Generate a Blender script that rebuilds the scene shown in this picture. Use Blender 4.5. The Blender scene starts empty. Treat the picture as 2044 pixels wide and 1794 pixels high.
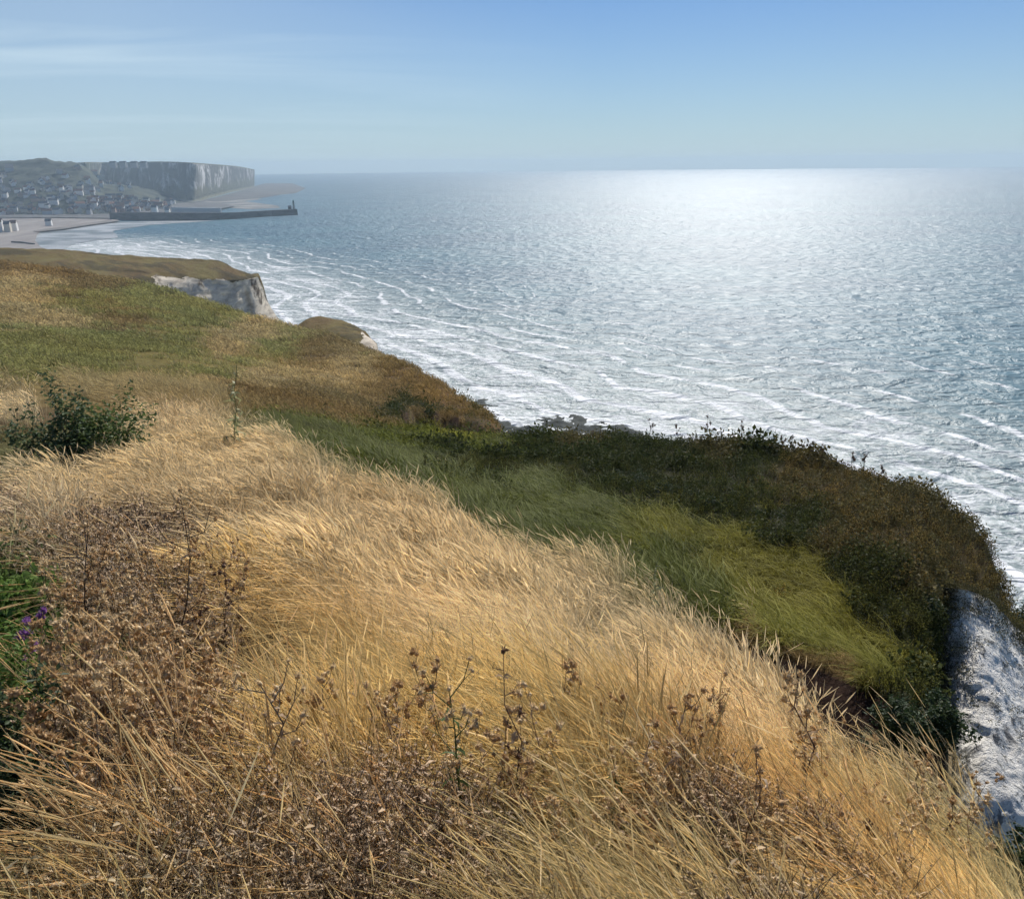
import bpy, math, random
import numpy as np
from mathutils import Matrix, Vector

random.seed(7)
RNG = np.random.default_rng(7)
SC = bpy.context.scene
COL = SC.collection

# ------------------------------------------------------------------ camera
CAM_Z = 90.0                      # the eye stands 90 m above the sea
FOCAL = 1574.0                    # in pixels of a 2044 x 1794 picture
PITCH = math.radians(19.9)
ROLL = 0.0105
fwd = Vector((0, math.cos(PITCH), -math.sin(PITCH)))
up0 = Vector((0, math.sin(PITCH), math.cos(PITCH)))
right0 = Vector((1, 0, 0))
rgt = right0 * math.cos(ROLL) - up0 * math.sin(ROLL)
upv = up0 * math.cos(ROLL) + right0 * math.sin(ROLL)
cam_data = bpy.data.cameras.new('camera')
cam = bpy.data.objects.new('camera', cam_data)
COL.objects.link(cam)
cam.matrix_world = Matrix(((rgt.x, upv.x, -fwd.x, 0), (rgt.y, upv.y, -fwd.y, 0),
                           (rgt.z, upv.z, -fwd.z, CAM_Z), (0, 0, 0, 1)))
cam_data.sensor_fit = 'HORIZONTAL'
cam_data.sensor_width = 36.0
cam_data.lens = 36.0 * FOCAL / 2044.0
cam_data.clip_start = 0.05
cam_data.clip_end = 60000.0
SC.camera = cam

# ------------------------------------------------------------------ light
SUN_EL, SUN_AZ = math.radians(37.5), math.radians(15)       # azimuth clockwise from +Y
SC.view_settings.view_transform = 'Standard'
SC.view_settings.look = 'None'
SC.view_settings.exposure = 0.22
SC.view_settings.gamma = 1.0
SC.view_settings.use_curve_mapping = False
world = bpy.data.worlds.new('World')
SC.world = world
world.use_nodes = True
wn, wl = world.node_tree.nodes, world.node_tree.links
wn.clear()
w_out = wn.new('ShaderNodeOutputWorld')
w_bg = wn.new('ShaderNodeBackground')
w_sky = wn.new('ShaderNodeTexSky')
w_sky.sky_type = 'NISHITA'
w_sky.sun_disc = False
w_sky.sun_elevation = SUN_EL
w_sky.sun_rotation = SUN_AZ
w_sky.altitude = 50
w_sky.air_density = 1.0
w_sky.dust_density = 0.15
w_sky.ozone_density = 3.0
w_bg.inputs['Strength'].default_value = 0.064
# thin cirrus, laid out by direction
w_tc = wn.new('ShaderNodeTexCoord')
w_sep = wn.new('ShaderNodeSeparateXYZ')
wl.new(w_tc.outputs['Generated'], w_sep.inputs[0])


def wmath(op, a, b=None, c=None, clamp=False):
    n = wn.new('ShaderNodeMath')
    n.operation = op
    n.use_clamp = clamp
    for i, v in enumerate((a, b, c)):
        if v is None:
            continue
        if isinstance(v, (int, float)):
            n.inputs[i].default_value = v
        else:
            wl.new(v, n.inputs[i])
    return n.outputs[0]


zc = wmath('MAXIMUM', wmath('ADD', w_sep.outputs[2], 0.12), 0.03)
w_u = wmath('DIVIDE', w_sep.outputs[0], zc)
w_v = wmath('DIVIDE', w_sep.outputs[1], zc)
w_comb = wn.new('ShaderNodeCombineXYZ')
wl.new(wmath('MULTIPLY', wmath('ADD', w_u, wmath('MULTIPLY', w_v, 0.16)), 0.26), w_comb.inputs[0])
wl.new(wmath('MULTIPLY', wmath('SUBTRACT', w_v, wmath('MULTIPLY', w_u, 0.25)), 1.15), w_comb.inputs[1])
w_no = wn.new('ShaderNodeTexNoise')
w_no.inputs['Scale'].default_value = 1.35
w_no.inputs['Detail'].default_value = 8
w_no.inputs['Roughness'].default_value = 0.55
w_no.inputs['Distortion'].default_value = 0.5
wl.new(w_comb.outputs[0], w_no.inputs['Vector'])
cl1 = wmath('MULTIPLY', wmath('SUBTRACT', w_no.outputs[0], 0.46), 3.4, clamp=True)
# a broad cirrus veil fading out towards the right and overhead
azm = wmath('ARCTAN2', w_sep.outputs[0], w_sep.outputs[1])
left = wmath('MULTIPLY', wmath('SUBTRACT', 0.10, azm), 1.9, clamp=True)
low = wmath('MULTIPLY', wmath('SUBTRACT', 0.235, wmath('ADD', w_sep.outputs[2], wmath('MULTIPLY', azm, 0.16))), 9.0, clamp=True)
veil = wmath('MULTIPLY', wmath('MULTIPLY', left, low), wmath('ADD', wmath('MULTIPLY', cl1, 0.42), 0.30))
w_mix = wn.new('ShaderNodeMix')
w_mix.data_type = 'RGBA'
wl.new(veil, w_mix.inputs[0])
w_mix.inputs[7].default_value = (9.6, 11.8, 13.2, 1)
# low haze all round the horizon
hz = wmath('MULTIPLY', wmath('POWER', wmath('SUBTRACT', 1.0, wmath('MULTIPLY', wmath('ABSOLUTE', w_sep.outputs[2]), 3.2), clamp=True), 2.2), 0.76)
w_mix2 = wn.new('ShaderNodeMix')
w_mix2.data_type = 'RGBA'
wl.new(hz, w_mix2.inputs[0])
wl.new(w_mix.outputs[2], w_mix2.inputs[6])
w_mix2.inputs[7].default_value = (7.0, 8.9, 9.9, 1)
w_tint = wn.new('ShaderNodeMix')
w_tint.data_type = 'RGBA'
w_tint.blend_type = 'MULTIPLY'
w_tint.inputs[0].default_value = 1.0
w_tint.inputs[7].default_value = (.47, .70, 1.0, 1)
wl.new(w_sky.outputs[0], w_tint.inputs[6])
wl.new(w_tint.outputs[2], w_mix.inputs[6])
wl.new(w_mix2.outputs[2], w_bg.inputs['Color'])
wl.new(w_bg.outputs[0], w_out.inputs['Surface'])

sun_data = bpy.data.lights.new('sun', 'SUN')
sun_data.energy = 4.8
sun_data.angle = math.radians(0.53)
sun_data.color = (1.0, 0.96, 0.90)
sun = bpy.data.objects.new('sun', sun_data)
COL.objects.link(sun)
SUN_DIR = Vector((math.sin(SUN_AZ) * math.cos(SUN_EL), math.cos(SUN_AZ) * math.cos(SUN_EL), math.sin(SUN_EL)))
sun.rotation_euler = (-SUN_DIR).to_track_quat('-Z', 'Y').to_euler()
sun.location = (60, 200, 300)

SC.cycles.use_denoising = True
SC.cycles.use_adaptive_sampling = True
SC.cycles.adaptive_threshold = 0.045
SC.cycles.max_bounces = 4
SC.cycles.diffuse_bounces = 2
SC.cycles.glossy_bounces = 2
SC.cycles.transmission_bounces = 2
SC.cycles.volume_bounces = 0
SC.cycles.transparent_max_bounces = 6
SC.cycles.sample_clamp_indirect = 4.0
SC.cycles.caustics_reflective = False
SC.cycles.caustics_refractive = False


# ------------------------------------------------------------------ helpers
def ray(X, Y):
    d = fwd + rgt * ((X - 1022.0) / FOCAL) + upv * ((897.0 - Y) / FOCAL)
    return d


def at(X, Y, r, drop=0.0):
    """world point seen at (X, Y) of the photograph, r metres away along the ground"""
    d = ray(X, Y)
    k = r / math.hypot(d.x, d.y)
    return (d.x * k, d.y * k, CAM_Z + d.z * k - drop)


def at_z(X, Y, z):
    d = ray(X, Y)
    k = (z - CAM_Z) / d.z
    return (d.x * k, d.y * k, z)


def project(P):
    """(N,3) -> photograph X, Y; used to lay out what grows where on the slope"""
    P = np.asarray(P, float) - np.array([0, 0, CAM_Z])
    cx = P @ np.array(rgt)
    cy = P @ np.array(upv)
    cz = np.maximum(P @ np.array(fwd), 1e-3)
    return 1022 + FOCAL * cx / cz, 897 - FOCAL * cy / cz


def hash3(ix, iy, iz):
    h = (ix.astype(np.int64) * 374761393 + iy.astype(np.int64) * 668265263 + iz.astype(np.int64) * 1274126177) & 0xffffffff
    h = ((h ^ (h >> 13)) * 1274126177) & 0xffffffff
    h = (h ^ (h >> 16)) & 0xffffff
    return h / float(0xffffff)


def vnoise(x, y, z=None):
    x = np.asarray(x, float)
    y = np.asarray(y, float)
    z = np.zeros_like(x) if z is None else np.asarray(z, float)
    fx, fy, fz = np.floor(x), np.floor(y), np.floor(z)
    tx, ty, tz = x - fx, y - fy, z - fz
    tx, ty, tz = (t * t * (3 - 2 * t) for t in (tx, ty, tz))
    r = 0
    for a in (0, 1):
        wx = tx if a else 1 - tx
        for b in (0, 1):
            wy = ty if b else 1 - ty
            for c in (0, 1):
                wz = tz if c else 1 - tz
                r = r + wx * wy * wz * hash3(fx + a, fy + b, fz + c)
    return r * 2 - 1


def fbm(x, y, z=None, oct=4, gain=0.5):
    s, a, f, n = 0, 1.0, 1.0, 0
    for i in range(oct):
        s = s + a * vnoise(np.asarray(x) * f + 17.3 * i, np.asarray(y) * f - 9.1 * i, None if z is None else np.asarray(z) * f + 3.7 * i)
        n += a
        a *= gain
        f *= 2.03
    return s / n


def pchip(xk, yk, x):
    """monotone cubic through knots; yk (K, ...)"""
    xk = np.asarray(xk, float)
    yk = np.asarray(yk, float)
    h = np.diff(xk)
    hh = h.reshape((-1,) + (1,) * (yk.ndim - 1))
    d = np.diff(yk, axis=0) / hh
    m = np.zeros_like(yk)
    m[0], m[-1] = d[0], d[-1]
    for i in range(1, len(xk) - 1):
        w1, w2 = 2 * h[i] + h[i - 1], h[i] + 2 * h[i - 1]
        ok = d[i - 1] * d[i] > 0
        with np.errstate(divide='ignore', invalid='ignore'):
            v = (w1 + w2) / (w1 / d[i - 1] + w2 / d[i])
        m[i] = np.where(ok, v, 0)
    x = np.asarray(x, float)
    i = np.clip(np.searchsorted(xk, x, side='right') - 1, 0, len(xk) - 2)
    sh = (-1,) + (1,) * (yk.ndim - 1)
    t = ((x - xk[i]) / h[i]).reshape(sh)
    hi = h[i].reshape(sh)
    t2, t3 = t * t, t * t * t
    return (2 * t3 - 3 * t2 + 1) * yk[i] + (t3 - 2 * t2 + t) * hi * m[i] + (-2 * t3 + 3 * t2) * yk[i + 1] + (t3 - t2) * hi * m[i + 1]


def tag(o, label=None, cat=None, group=None, kind=None):
    if label: o['label'] = label
    if cat: o['category'] = cat
    if group: o['group'] = group
    if kind: o['kind'] = kind
    return o


def mesh_obj(name, verts, faces, mat=None, parent=None, smooth=True, link=True):
    me = bpy.data.meshes.new(name)
    verts = np.asarray(verts, dtype=np.float32)
    me.vertices.add(len(verts))
    me.vertices.foreach_set('co', verts.ravel())
    if isinstance(faces, np.ndarray):
        n, k = faces.shape
        me.loops.add(n * k)
        me.loops.foreach_set('vertex_index', faces.ravel().astype(np.int32))
        me.polygons.add(n)
        me.polygons.foreach_set('loop_start', np.arange(0, n * k, k, dtype=np.int32))
    else:
        tot = [len(f) for f in faces]
        me.loops.add(sum(tot))
        me.loops.foreach_set('vertex_index', np.array([i for f in faces for i in f], dtype=np.int32))
        me.polygons.add(len(faces))
        me.polygons.foreach_set('loop_start', np.concatenate([[0], np.cumsum(tot)[:-1]]).astype(np.int32))
    me.update(calc_edges=True)
    me.validate()
    me.polygons.foreach_set('use_smooth', np.full(len(me.polygons), smooth))
    if mat is not None:
        me.materials.append(mat)
    o = bpy.data.objects.new(name, me)
    if link:
        COL.objects.link(o)
    if parent is not None:
        o.parent = parent
    return o


def set_attr(o, name, arr, typ='FLOAT', dom='POINT'):
    a = o.data.attributes.new(name, typ, dom)
    arr = np.asarray(arr, dtype=np.float32)
    a.data.foreach_set({'FLOAT': 'value', 'FLOAT_VECTOR': 'vector', 'FLOAT_COLOR': 'color'}[typ], arr.ravel())


def grid_faces(nu, nv):
    i, j = np.meshgrid(np.arange(nu - 1), np.arange(nv - 1), indexing='ij')
    a = i * nv + j
    return np.stack([a, a + nv, a + nv + 1, a + 1], -1).reshape(-1, 4)


def loft(cols, us, v_per):
    """cols: list of columns of world points (K,3); smooth surface through them in (azimuth, ln r, z)"""
    A = np.array(cols, float)
    az = np.arctan2(A[..., 0], A[..., 1])
    lr = np.log(np.hypot(A[..., 0], A[..., 1]))
    B = np.stack([az, lr, A[..., 2]], -1)
    S = pchip(np.arange(len(cols)), B, us)
    K = A.shape[1]
    vs = np.concatenate([np.linspace(k, k + 1, v_per[k], endpoint=False) for k in range(K - 1)] + [[K - 1]])
    G = np.swapaxes(pchip(np.arange(K), np.swapaxes(S, 0, 1), vs), 0, 1)
    r = np.exp(G[..., 1])
    return np.stack([r * np.sin(G[..., 0]), r * np.cos(G[..., 0]), G[..., 2]], -1), vs


# ---- materials
class NT:
    def __init__(s, name):
        s.m = bpy.data.materials.new(name)
        s.m.use_nodes = True
        s.n, s.l = s.m.node_tree.nodes, s.m.node_tree.links
        s.n.clear()
        s.out = s.n.new('ShaderNodeOutputMaterial')

    def node(s, t, **kw):
        n = s.n.new(t)
        for k, v in kw.items():
            setattr(n, k, v)
        return n

    def put(s, sock, v):
        if v is None: return
        if isinstance(v, (int, float)): sock.default_value = v
        elif isinstance(v, (tuple, list)): sock.default_value = tuple(v) if len(v) != 3 or sock.type == 'VECTOR' else (*v, 1)
        else: s.l.new(v, sock)

    def math(s, op, a, b=None, c=None, clamp=False):
        n = s.node('ShaderNodeMath', operation=op, use_clamp=clamp)
        for i, v in enumerate((a, b, c)): s.put(n.inputs[i], v)
        return n.outputs[0]

    def mix(s, f, a, b, blend='MIX'):
        n = s.node('ShaderNodeMix', data_type='RGBA', blend_type=blend)
        s.put(n.inputs[0], f); s.put(n.inputs[6], a); s.put(n.inputs[7], b)
        return n.outputs[2]

    def noise(s, vec, scale, detail=4, rough=0.5, dist=0.0, fac=True):
        n = s.node('ShaderNodeTexNoise')
        s.put(n.inputs['Vector'], vec)
        n.inputs['Scale'].default_value = scale
        n.inputs['Detail'].default_value = detail
        n.inputs['Roughness'].default_value = rough
        n.inputs['Distortion'].default_value = dist
        return n.outputs[0] if fac else n.outputs[1]

    def ramp(s, v, lo, hi, a=0.0, b=1.0, smooth=True):
        n = s.node('ShaderNodeMapRange', interpolation_type='SMOOTHSTEP' if smooth else 'LINEAR')
        s.put(n.inputs[0], v)
        for i, x in zip((1, 2, 3, 4), (lo, hi, a, b)): n.inputs[i].default_value = x
        return n.outputs[0]

    def attr(s, name, kind='GEOMETRY', out='Fac'):
        n = s.node('ShaderNodeAttribute', attribute_name=name, attribute_type=kind)
        return n.outputs[out]

    def pos(s):
        return s.node('ShaderNodeNewGeometry').outputs['Position']

    def vmul(s, v, k):
        n = s.node('ShaderNodeVectorMath', operation='MULTIPLY')
        s.put(n.inputs[0], v); n.inputs[1].default_value = k
        return n.outputs[0]

    def bump(s, h, strength, dist, normal=None):
        n = s.node('ShaderNodeBump')
        n.inputs['Strength'].default_value = strength
        n.inputs['Distance'].default_value = dist
        s.put(n.inputs['Height'], h)
        if normal is not None: s.l.new(normal, n.inputs['Normal'])
        return n.outputs[0]

    def principled(s, color, rough=0.8, normal=None, spec=0.3, **kw):
        n = s.node('ShaderNodeBsdfPrincipled')
        s.put(n.inputs['Base Color'], color)
        s.put(n.inputs['Roughness'], rough)
        s.put(n.inputs['Specular IOR Level'], spec)
        if normal is not None: s.l.new(normal, n.inputs['Normal'])
        for k, v in kw.items(): s.put(n.inputs[k], v)
        return n.outputs[0]

    def done(s, shader):
        s.l.new(shader, s.out.inputs['Surface'])
        return s.m


def plain(name, color, rough=0.8, var=0.0, scale=3.0):
    t = NT(name)
    c = color
    if var:
        f = t.noise(t.pos(), scale, 4)
        c = t.mix(f, tuple(x * (1 - var) for x in color), tuple(min(1, x * (1 + var)) for x in color))
    return t.done(t.principled(c, rough))


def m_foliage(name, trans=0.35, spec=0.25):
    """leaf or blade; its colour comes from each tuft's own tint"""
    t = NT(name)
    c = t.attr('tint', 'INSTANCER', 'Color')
    own = t.attr('shade', 'GEOMETRY', 'Fac')  # per-vertex tone; on grass it also carries shade painted towards the roots
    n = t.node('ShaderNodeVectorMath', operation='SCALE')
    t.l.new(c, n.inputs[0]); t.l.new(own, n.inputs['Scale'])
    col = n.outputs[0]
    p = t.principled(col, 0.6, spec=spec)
    tr = t.node('ShaderNodeBsdfTranslucent')
    t.l.new(col, tr.inputs[0])
    mx = t.node('ShaderNodeMixShader')
    mx.inputs[0].default_value = trans
    t.l.new(p, mx.inputs[1]); t.l.new(tr.outputs[0], mx.inputs[2])
    return t.done(mx.outputs[0])


def m_plant(name, color, trans=0.3, var=0.25, scale=30.0):
    t = NT(name)
    f = t.noise(t.pos(), scale, 3)
    c = t.mix(t.ramp(f, 0.3, 0.7), tuple(x * (1 - var) for x in color), tuple(x * (1 + var) for x in color))
    p = t.principled(c, 0.6, spec=0.25)
    tr = t.node('ShaderNodeBsdfTranslucent')
    t.l.new(c, tr.inputs[0])
    mx = t.node('ShaderNodeMixShader')
    mx.inputs[0].default_value = trans
    t.l.new(p, mx.inputs[1]); t.l.new(tr.outputs[0], mx.inputs[2])
    return t.done(mx.outputs[0])


# ================================================================== NEAR LAND
# each column: photograph X, then knots (Y, r) seen at the grass tops, or ('z', r, z) on the ground
Z = 'z'
COLUMNS = [
 (-900, [(Z,.7,88.3),(Z,1.8,88.1),(Z,6,87.5),(Z,18,85.5),(Z,26,84),(Z,36,82.5),(Z,50,80.5),(Z,70,78),(Z,95,75),(Z,125,72),(Z,160,69),(Z,205,66),(Z,270,63),(Z,340,60),(Z,400,50),(Z,450,40)]),
 (-350, [(Z,.7,88.3),(Z,1.8,87.95),(Z,5.6,87.0),(Z,16,85),(Z,23,83.7),(Z,32,82),(Z,44,80),(Z,62,77.3),(Z,88,74),(Z,118,71),(Z,155,68),(Z,205,64.5),(Z,262,61),(Z,330,58),(Z,380,46),(Z,440,36)]),
 (0,   [(Z,.7,88.3),(1794,1.85),(1150,5.6),(850,16),(780,22),(740,30),(700,42),(660,60),(638,78),(615,98),(595,122),(573,152),(548,200),(527,260),(Z,330,46),(Z,400,34)]),
 (250, [(Z,.7,88.3),(1794,1.75),(1200,5.0),(880,14),(810,20),(770,28),(730,40),(690,56),(664,72),(640,90),(618,112),(598,138),(578,168),(562,200),(Z,240,48),(Z,300,30)]),
 (500, [(Z,.7,88.3),(1794,1.7),(1230,4.7),(895,13),(866,16),(842,20),(812,27),(780,36),(754,47),(730,58),(706,74),(682,95),(656,120),(633,145),(Z,160,40),(Z,200,-3)]),
 (700, [(Z,.7,88.3),(1794,1.65),(1250,4.6),(948,11),(905,14),(880,18),(868,22),(850,28),(832,34),(812,41),(790,50),(763,62),(722,82),(684,105),(Z,115,50),(Z,150,-3)]),
 (850, [(Z,.7,88.3),(1794,1.65),(1280,4.5),(1015,10),(978,12.4),(950,15),(925,18.5),(905,23),(890,27),(878,31),(866,36),(850,43),(803,61),(752,82),(Z,92,50),(Z,120,-3)]),
 (940, [(Z,.7,88.3),(1794,1.65),(1290,4.4),(1055,9.6),(1022,12),(995,14),(962,17.5),(925,22),(908,25),(892,29),(873,35),(868,41),(846,52),(812,66),(Z,72,50),(Z,95,-3)]),
 (990, [(Z,.7,88.3),(1794,1.65),(1295,4.4),(1075,9.4),(1042,11.8),(1012,14),(975,17),(935,21.5),(915,25),(895,29),(872,35.5),(Z,38,76.5),(862,52),(858,60),(Z,64,50),(Z,85,-3)]),
 (1045,[(Z,.7,88.3),(1794,1.65),(1300,4.3),(1095,9.2),(1062,11.5),(1030,13.8),(990,16.5),(945,21),(918,25),(895,29),(868,36),(Z,38.5,75.5),(Z,42,66),(Z,45,54),(Z,50,30),(Z,62,-3)]),
 (1250,[(Z,.7,88.3),(1794,1.75),(1360,4.1),(1175,8.4),(1138,10.3),(1095,12.5),(1040,15),(990,18.5),(950,22),(915,27),(872,33.5),(Z,36,76),(Z,39,66),(Z,42,54),(Z,46,30),(Z,58,-3)]),
 (1480,[(Z,.7,88.3),(1794,2.0),(1470,4.1),(1345,7.1),(Z,8.6,82.8),(1264,10.4),(1185,12.8),(1100,16),(1040,18.5),(960,23),(883,31),(Z,33,75),(Z,36,66),(Z,38,54),(Z,42,30),(Z,54,-3)]),
 (1700,[(Z,.7,88.3),(1794,2.45),(1585,4.2),(1498,6.4),(Z,8.0,82.9),(1322,9.9),(1275,11.6),(1225,13.2),(1118,16),(1030,20),(930,28.5),(Z,30,74),(Z,33,64),(Z,35,50),(Z,39,28),(Z,50,-3)]),
 (1830,[(Z,.7,88.3),(1794,2.85),(1655,4.3),(1535,6.0),(Z,7.6,82.2),(1385,9.6),(1350,10.9),(1310,12.3),(1140,15.8),(1055,19.5),(975,26.5),(Z,28,74),(Z,31,62),(Z,33,50),(Z,37,28),(Z,48,-3)]),
 (1895,[(Z,.7,88.3),(1794,3.1),(1690,4.4),(1545,5.9),(Z,7.4,81.8),(1470,9.5),(1445,10.4),(Z,15.5,74),(1178,18.3),(1090,21),(1005,25.8),(Z,27.5,73),(Z,30,62),(Z,32,50),(Z,36,28),(Z,47,-3)]),
 (1960,[(Z,.7,88.3),(1794,3.4),(1710,4.5),(1580,5.8),(Z,7.6,80),(Z,9.5,77),(Z,12,72),(Z,20.2,68),(1185,18.9),(1115,21.3),(1048,24.4),(Z,26,72),(Z,28,62),(Z,31,50),(Z,35,28),(Z,46,-3)]),
 (2044,[(Z,.7,88.3),(1830,3.6),(1790,4.5),(1735,5.6),(Z,7.4,79),(Z,9.5,75),(Z,12,70),(Z,21,67),(1288,19.4),(1274,20.4),(1262,21.4),(Z,23.5,71),(Z,26,62),(Z,29,50),(Z,34,28),(Z,45,-3)]),
 (2300,[(Z,.7,88.3),(Z,3.4,86.0),(Z,4.5,85.0),(Z,5.8,83.4),(Z,7.6,78),(Z,9.5,73),(Z,12,66),(Z,21,62),(Z,21.5,72),(Z,22.3,72),(Z,23,71.5),(Z,25,68),(Z,27,60),(Z,29,48),(Z,34,26),(Z,45,-3)]),
 (2900,[(Z,.7,88.3),(Z,3.4,86.0),(Z,4.5,85.0),(Z,6.2,83),(Z,8,77),(Z,9.5,71),(Z,12,60),(Z,15,50),(Z,16,48),(Z,17,46),(Z,18,44),(Z,20,40),(Z,22,34),(Z,25,24),(Z,32,10),(Z,40,-3)]),
]
GRASS_H = [0, .5, .52, .56, .35, .2, .25, .35, .3, .25, .25, .2, .2, .2, 0, 0]


def knot_pts(X, ks):
    out = []
    for i, k in enumerate(ks):
        if k[0] == 'z':
            d = ray(X, min(1700, 1794 - 1200 * min(1, k[1] / 60)))
            h = math.hypot(d.x, d.y)
            out.append((d.x / h * k[1], d.y / h * k[1], k[2]))
        else:
            out.append(at(X, k[0], k[1], GRASS_H[i]))
    return out


cols = [knot_pts(X, ks) for X, ks in COLUMNS]
NU = 420
xs_cols = [c[0] for c in COLUMNS]
us = np.interp(np.linspace(-900, 2900, NU), xs_cols, np.arange(len(cols)))
us = np.sort(np.concatenate([us, np.arange(len(cols))[1:-1]]))
V_PER = [6, 14, 18, 12, 14, 12, 12, 14, 14, 14, 12, 12, 14, 14, 10]
LAND, VS = loft(cols, us, V_PER)
rr = np.hypot(LAND[..., 0], LAND[..., 1])
amp = np.clip(rr * 0.007, 0.02, 0.55)
LAND[..., 2] += amp * 1.3 * fbm(LAND[..., 0] / np.clip(rr * .22, .5, 14), LAND[..., 1] / np.clip(rr * .22, .5, 14), oct=2) * (VS < 13)
LAND[..., 2] += 0.16 * fbm(LAND[..., 0] / 1.7, LAND[..., 1] / 1.7, oct=3) * ((VS > 3.5) & (VS < 11))
# worn relief on the steep scarps and cliffs
steep = (VS > 10.3)
LAND[..., 0] += steep * 0.9 * fbm(LAND[..., 1] / 4, LAND[..., 2] / 4, LAND[..., 0] / 4, oct=4)
LAND[..., 1] += steep * 0.9 * fbm(LAND[..., 0] / 4, LAND[..., 2] / 4, LAND[..., 1] / 4 + 7, oct=4)
PX_, PY_ = project(LAND.reshape(-1, 3)); PX_ = PX_.reshape(rr.shape); PY_ = PY_.reshape(rr.shape)
lip_y = np.interp(PX_, [770, 800, 850, 900, 950, 990], [835, 824, 822, 832, 846, 860]) + 3 * fbm(PX_ / 18, PX_ * 0, oct=2)
lip_on = np.clip((PX_ - 775) / 25, 0, 1) * np.clip((1005 - PX_) / 15, 0, 1) * (VS > 10.5) * (VS < 12.6)
below = np.clip((PY_ - lip_y) / 3.0, 0, 1) * np.clip((lip_y + 34 - PY_) / 26, 0, 1)
LAND[..., 2] -= 1.35 * lip_on * below
LIP_BARE = (lip_on * (PY_ > lip_y - 1.5) * (PY_ < lip_y + 6) > .4).astype(float)
if __name__ == '__main__' and False:
    for X, ks in COLUMNS:
        print(X, [round(p[2], 1) for p in knot_pts(X, ks)])

# what grows where: (X, Y, kind) seen from the path; nearest spots win
# B blond tall grass, T thistle thicket, G green long grass, O olive short grass, N brown short grass,
# L light tan short grass, D dark bramble, R rusty herb, S bare soil, C chalk
ZONES = [
 (0,1720,'M'),(120,1780,'M'),(420,1790,'T'),(700,1700,'B2'),(900,1780,'T'),(1060,1770,'M'),(1200,1640,'B2'),(1300,1790,'M'),(1500,1780,'M'),(1450,1730,'T'),(1620,1800,'T'),(780,1800,'T'),
 (1700,1770,'B2'),(1650,1680,'B2'),(1850,1740,'B2'),(1980,1780,'B2'),
 (60,1500,'K'),(30,1330,'K'),(30,1650,'K'),(90,1500,'K'),(90,1590,'K'),(0,1700,'K'),(-80,1500,'K'),(115,1400,'K'),(120,1660,'K'),(60,1300,'K'),(110,1540,'K'),(40,1420,'K'),(20,1580,'K'),(70,1620,'K'),(190,1600,'T'),(250,1450,'T'),(180,1250,'T'),(250,1120,'T'),(380,1150,'T'),(400,1350,'T'),(420,1550,'T'),(560,1650,'T'),
 (520,1450,'B2'),(650,1500,'B2'),(720,1380,'B2'),(560,1280,'B2'),(800,1550,'B2'),(950,1600,'B2'),(950,1480,'B2'),(1080,1520,'B2'),(1150,1620,'B2'),
 (120,1010,'B'),(30,1060,'T'),(300,980,'B'),(450,1000,'B'),(560,950,'B'),(520,1080,'B'),(650,1050,'B'),(700,1180,'B'),(800,1080,'B'),(900,1150,'B'),
 (850,1300,'B'),(1000,1200,'B'),(1000,1350,'B'),(1150,1250,'B'),(1150,1400,'B'),(1300,1330,'B'),(1300,1480,'B'),(1450,1420,'B'),(1500,1560,'B'),(1600,1500,'B'),
 (1700,1600,'B'),(1800,1560,'B'),(1900,1620,'B'),(1980,1700,'B'),(1380,1620,'B2'),(1500,1680,'B2'),
 (40,920,'M'),(160,900,'M'),(60,840,'B'),(0,790,'L'),(200,820,'L'),(350,880,'B'),(400,800,'L'),(300,780,'L'),(120,770,'L'),
 (550,850,'G'),(620,870,'G'),(720,900,'G'),(830,930,'G'),(640,905,'G'),(760,960,'G'),(880,960,'G'),(960,900,'G'),
 (1000,930,'D'),(900,910,'D'),(1100,910,'D'),(1050,970,'G'),(980,1000,'G'),(1100,1050,'G'),(1000,1040,'G'),
 (1200,930,'D'),(1300,940,'D'),(1400,960,'D'),(1250,990,'D'),(1450,1010,'D'),(1600,1050,'D'),(1150,880,'R'),(1050,880,'D'),(1300,885,'D'),(1450,905,'R'),(1600,950,'R'),(1700,980,'R'),
 (1800,1010,'R'),(1500,930,'D'),(1750,1060,'R'),(1850,1060,'R'),(1930,1080,'R'),(1650,1100,'R'),(1700,1150,'D'),(1780,1180,'D'),(1850,1170,'R'),(1900,1140,'R'),(1940,1180,'R'),
 (1740,1240,'D'),(1800,1280,'D'),(1850,1250,'D'),(1560,1085,'D'),(1520,1140,'G2'),(1600,1150,'G2'),(1660,1240,'G2'),
 (1200,1040,'G'),(1150,1090,'G'),(1300,1060,'G2'),(1350,1120,'G'),(1450,1100,'G2'),(1500,1180,'G2'),(1400,1200,'G'),(1550,1250,'G2'),(1650,1200,'G2'),(1620,1280,'G2'),
 (1700,1300,'G2'),(1780,1330,'G2'),(1500,1270,'N'),(1600,1310,'N'),(1680,1330,'N'),(1820,1400,'D'),(1870,1450,'N'),(1850,1390,'D'),
 (500,800,'N'),(420,780,'L'),(520,760,'L'),(600,800,'N'),(700,820,'N'),(820,840,'N'),(780,780,'N'),(900,830,'N2'),(880,790,'N2'),(700,740,'L'),(640,700,'N'),(800,740,'N2'),(960,850,'N2'),
 (560,690,'O'),(450,740,'O'),(460,690,'L'),(350,760,'O'),(350,700,'O'),(250,730,'O'),(150,720,'O'),(60,740,'O'),(60,690,'O'),(200,680,'O'),(500,665,'L'),
 (100,640,'L'),(250,640,'N'),(380,660,'O'),(30,600,'L'),(150,600,'O'),(300,610,'O'),(420,630,'O'),(60,560,'L'),(180,570,'N'),(300,585,'O'),(0,540,'N'),(100,545,'N2'),
 (850,828,'D'),(900,838,'D'),(945,850,'D'),(875,846,'G2'),(815,820,'D'),(860,860,'G'),(800,870,'G'),(920,868,'G2'),
]
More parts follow.
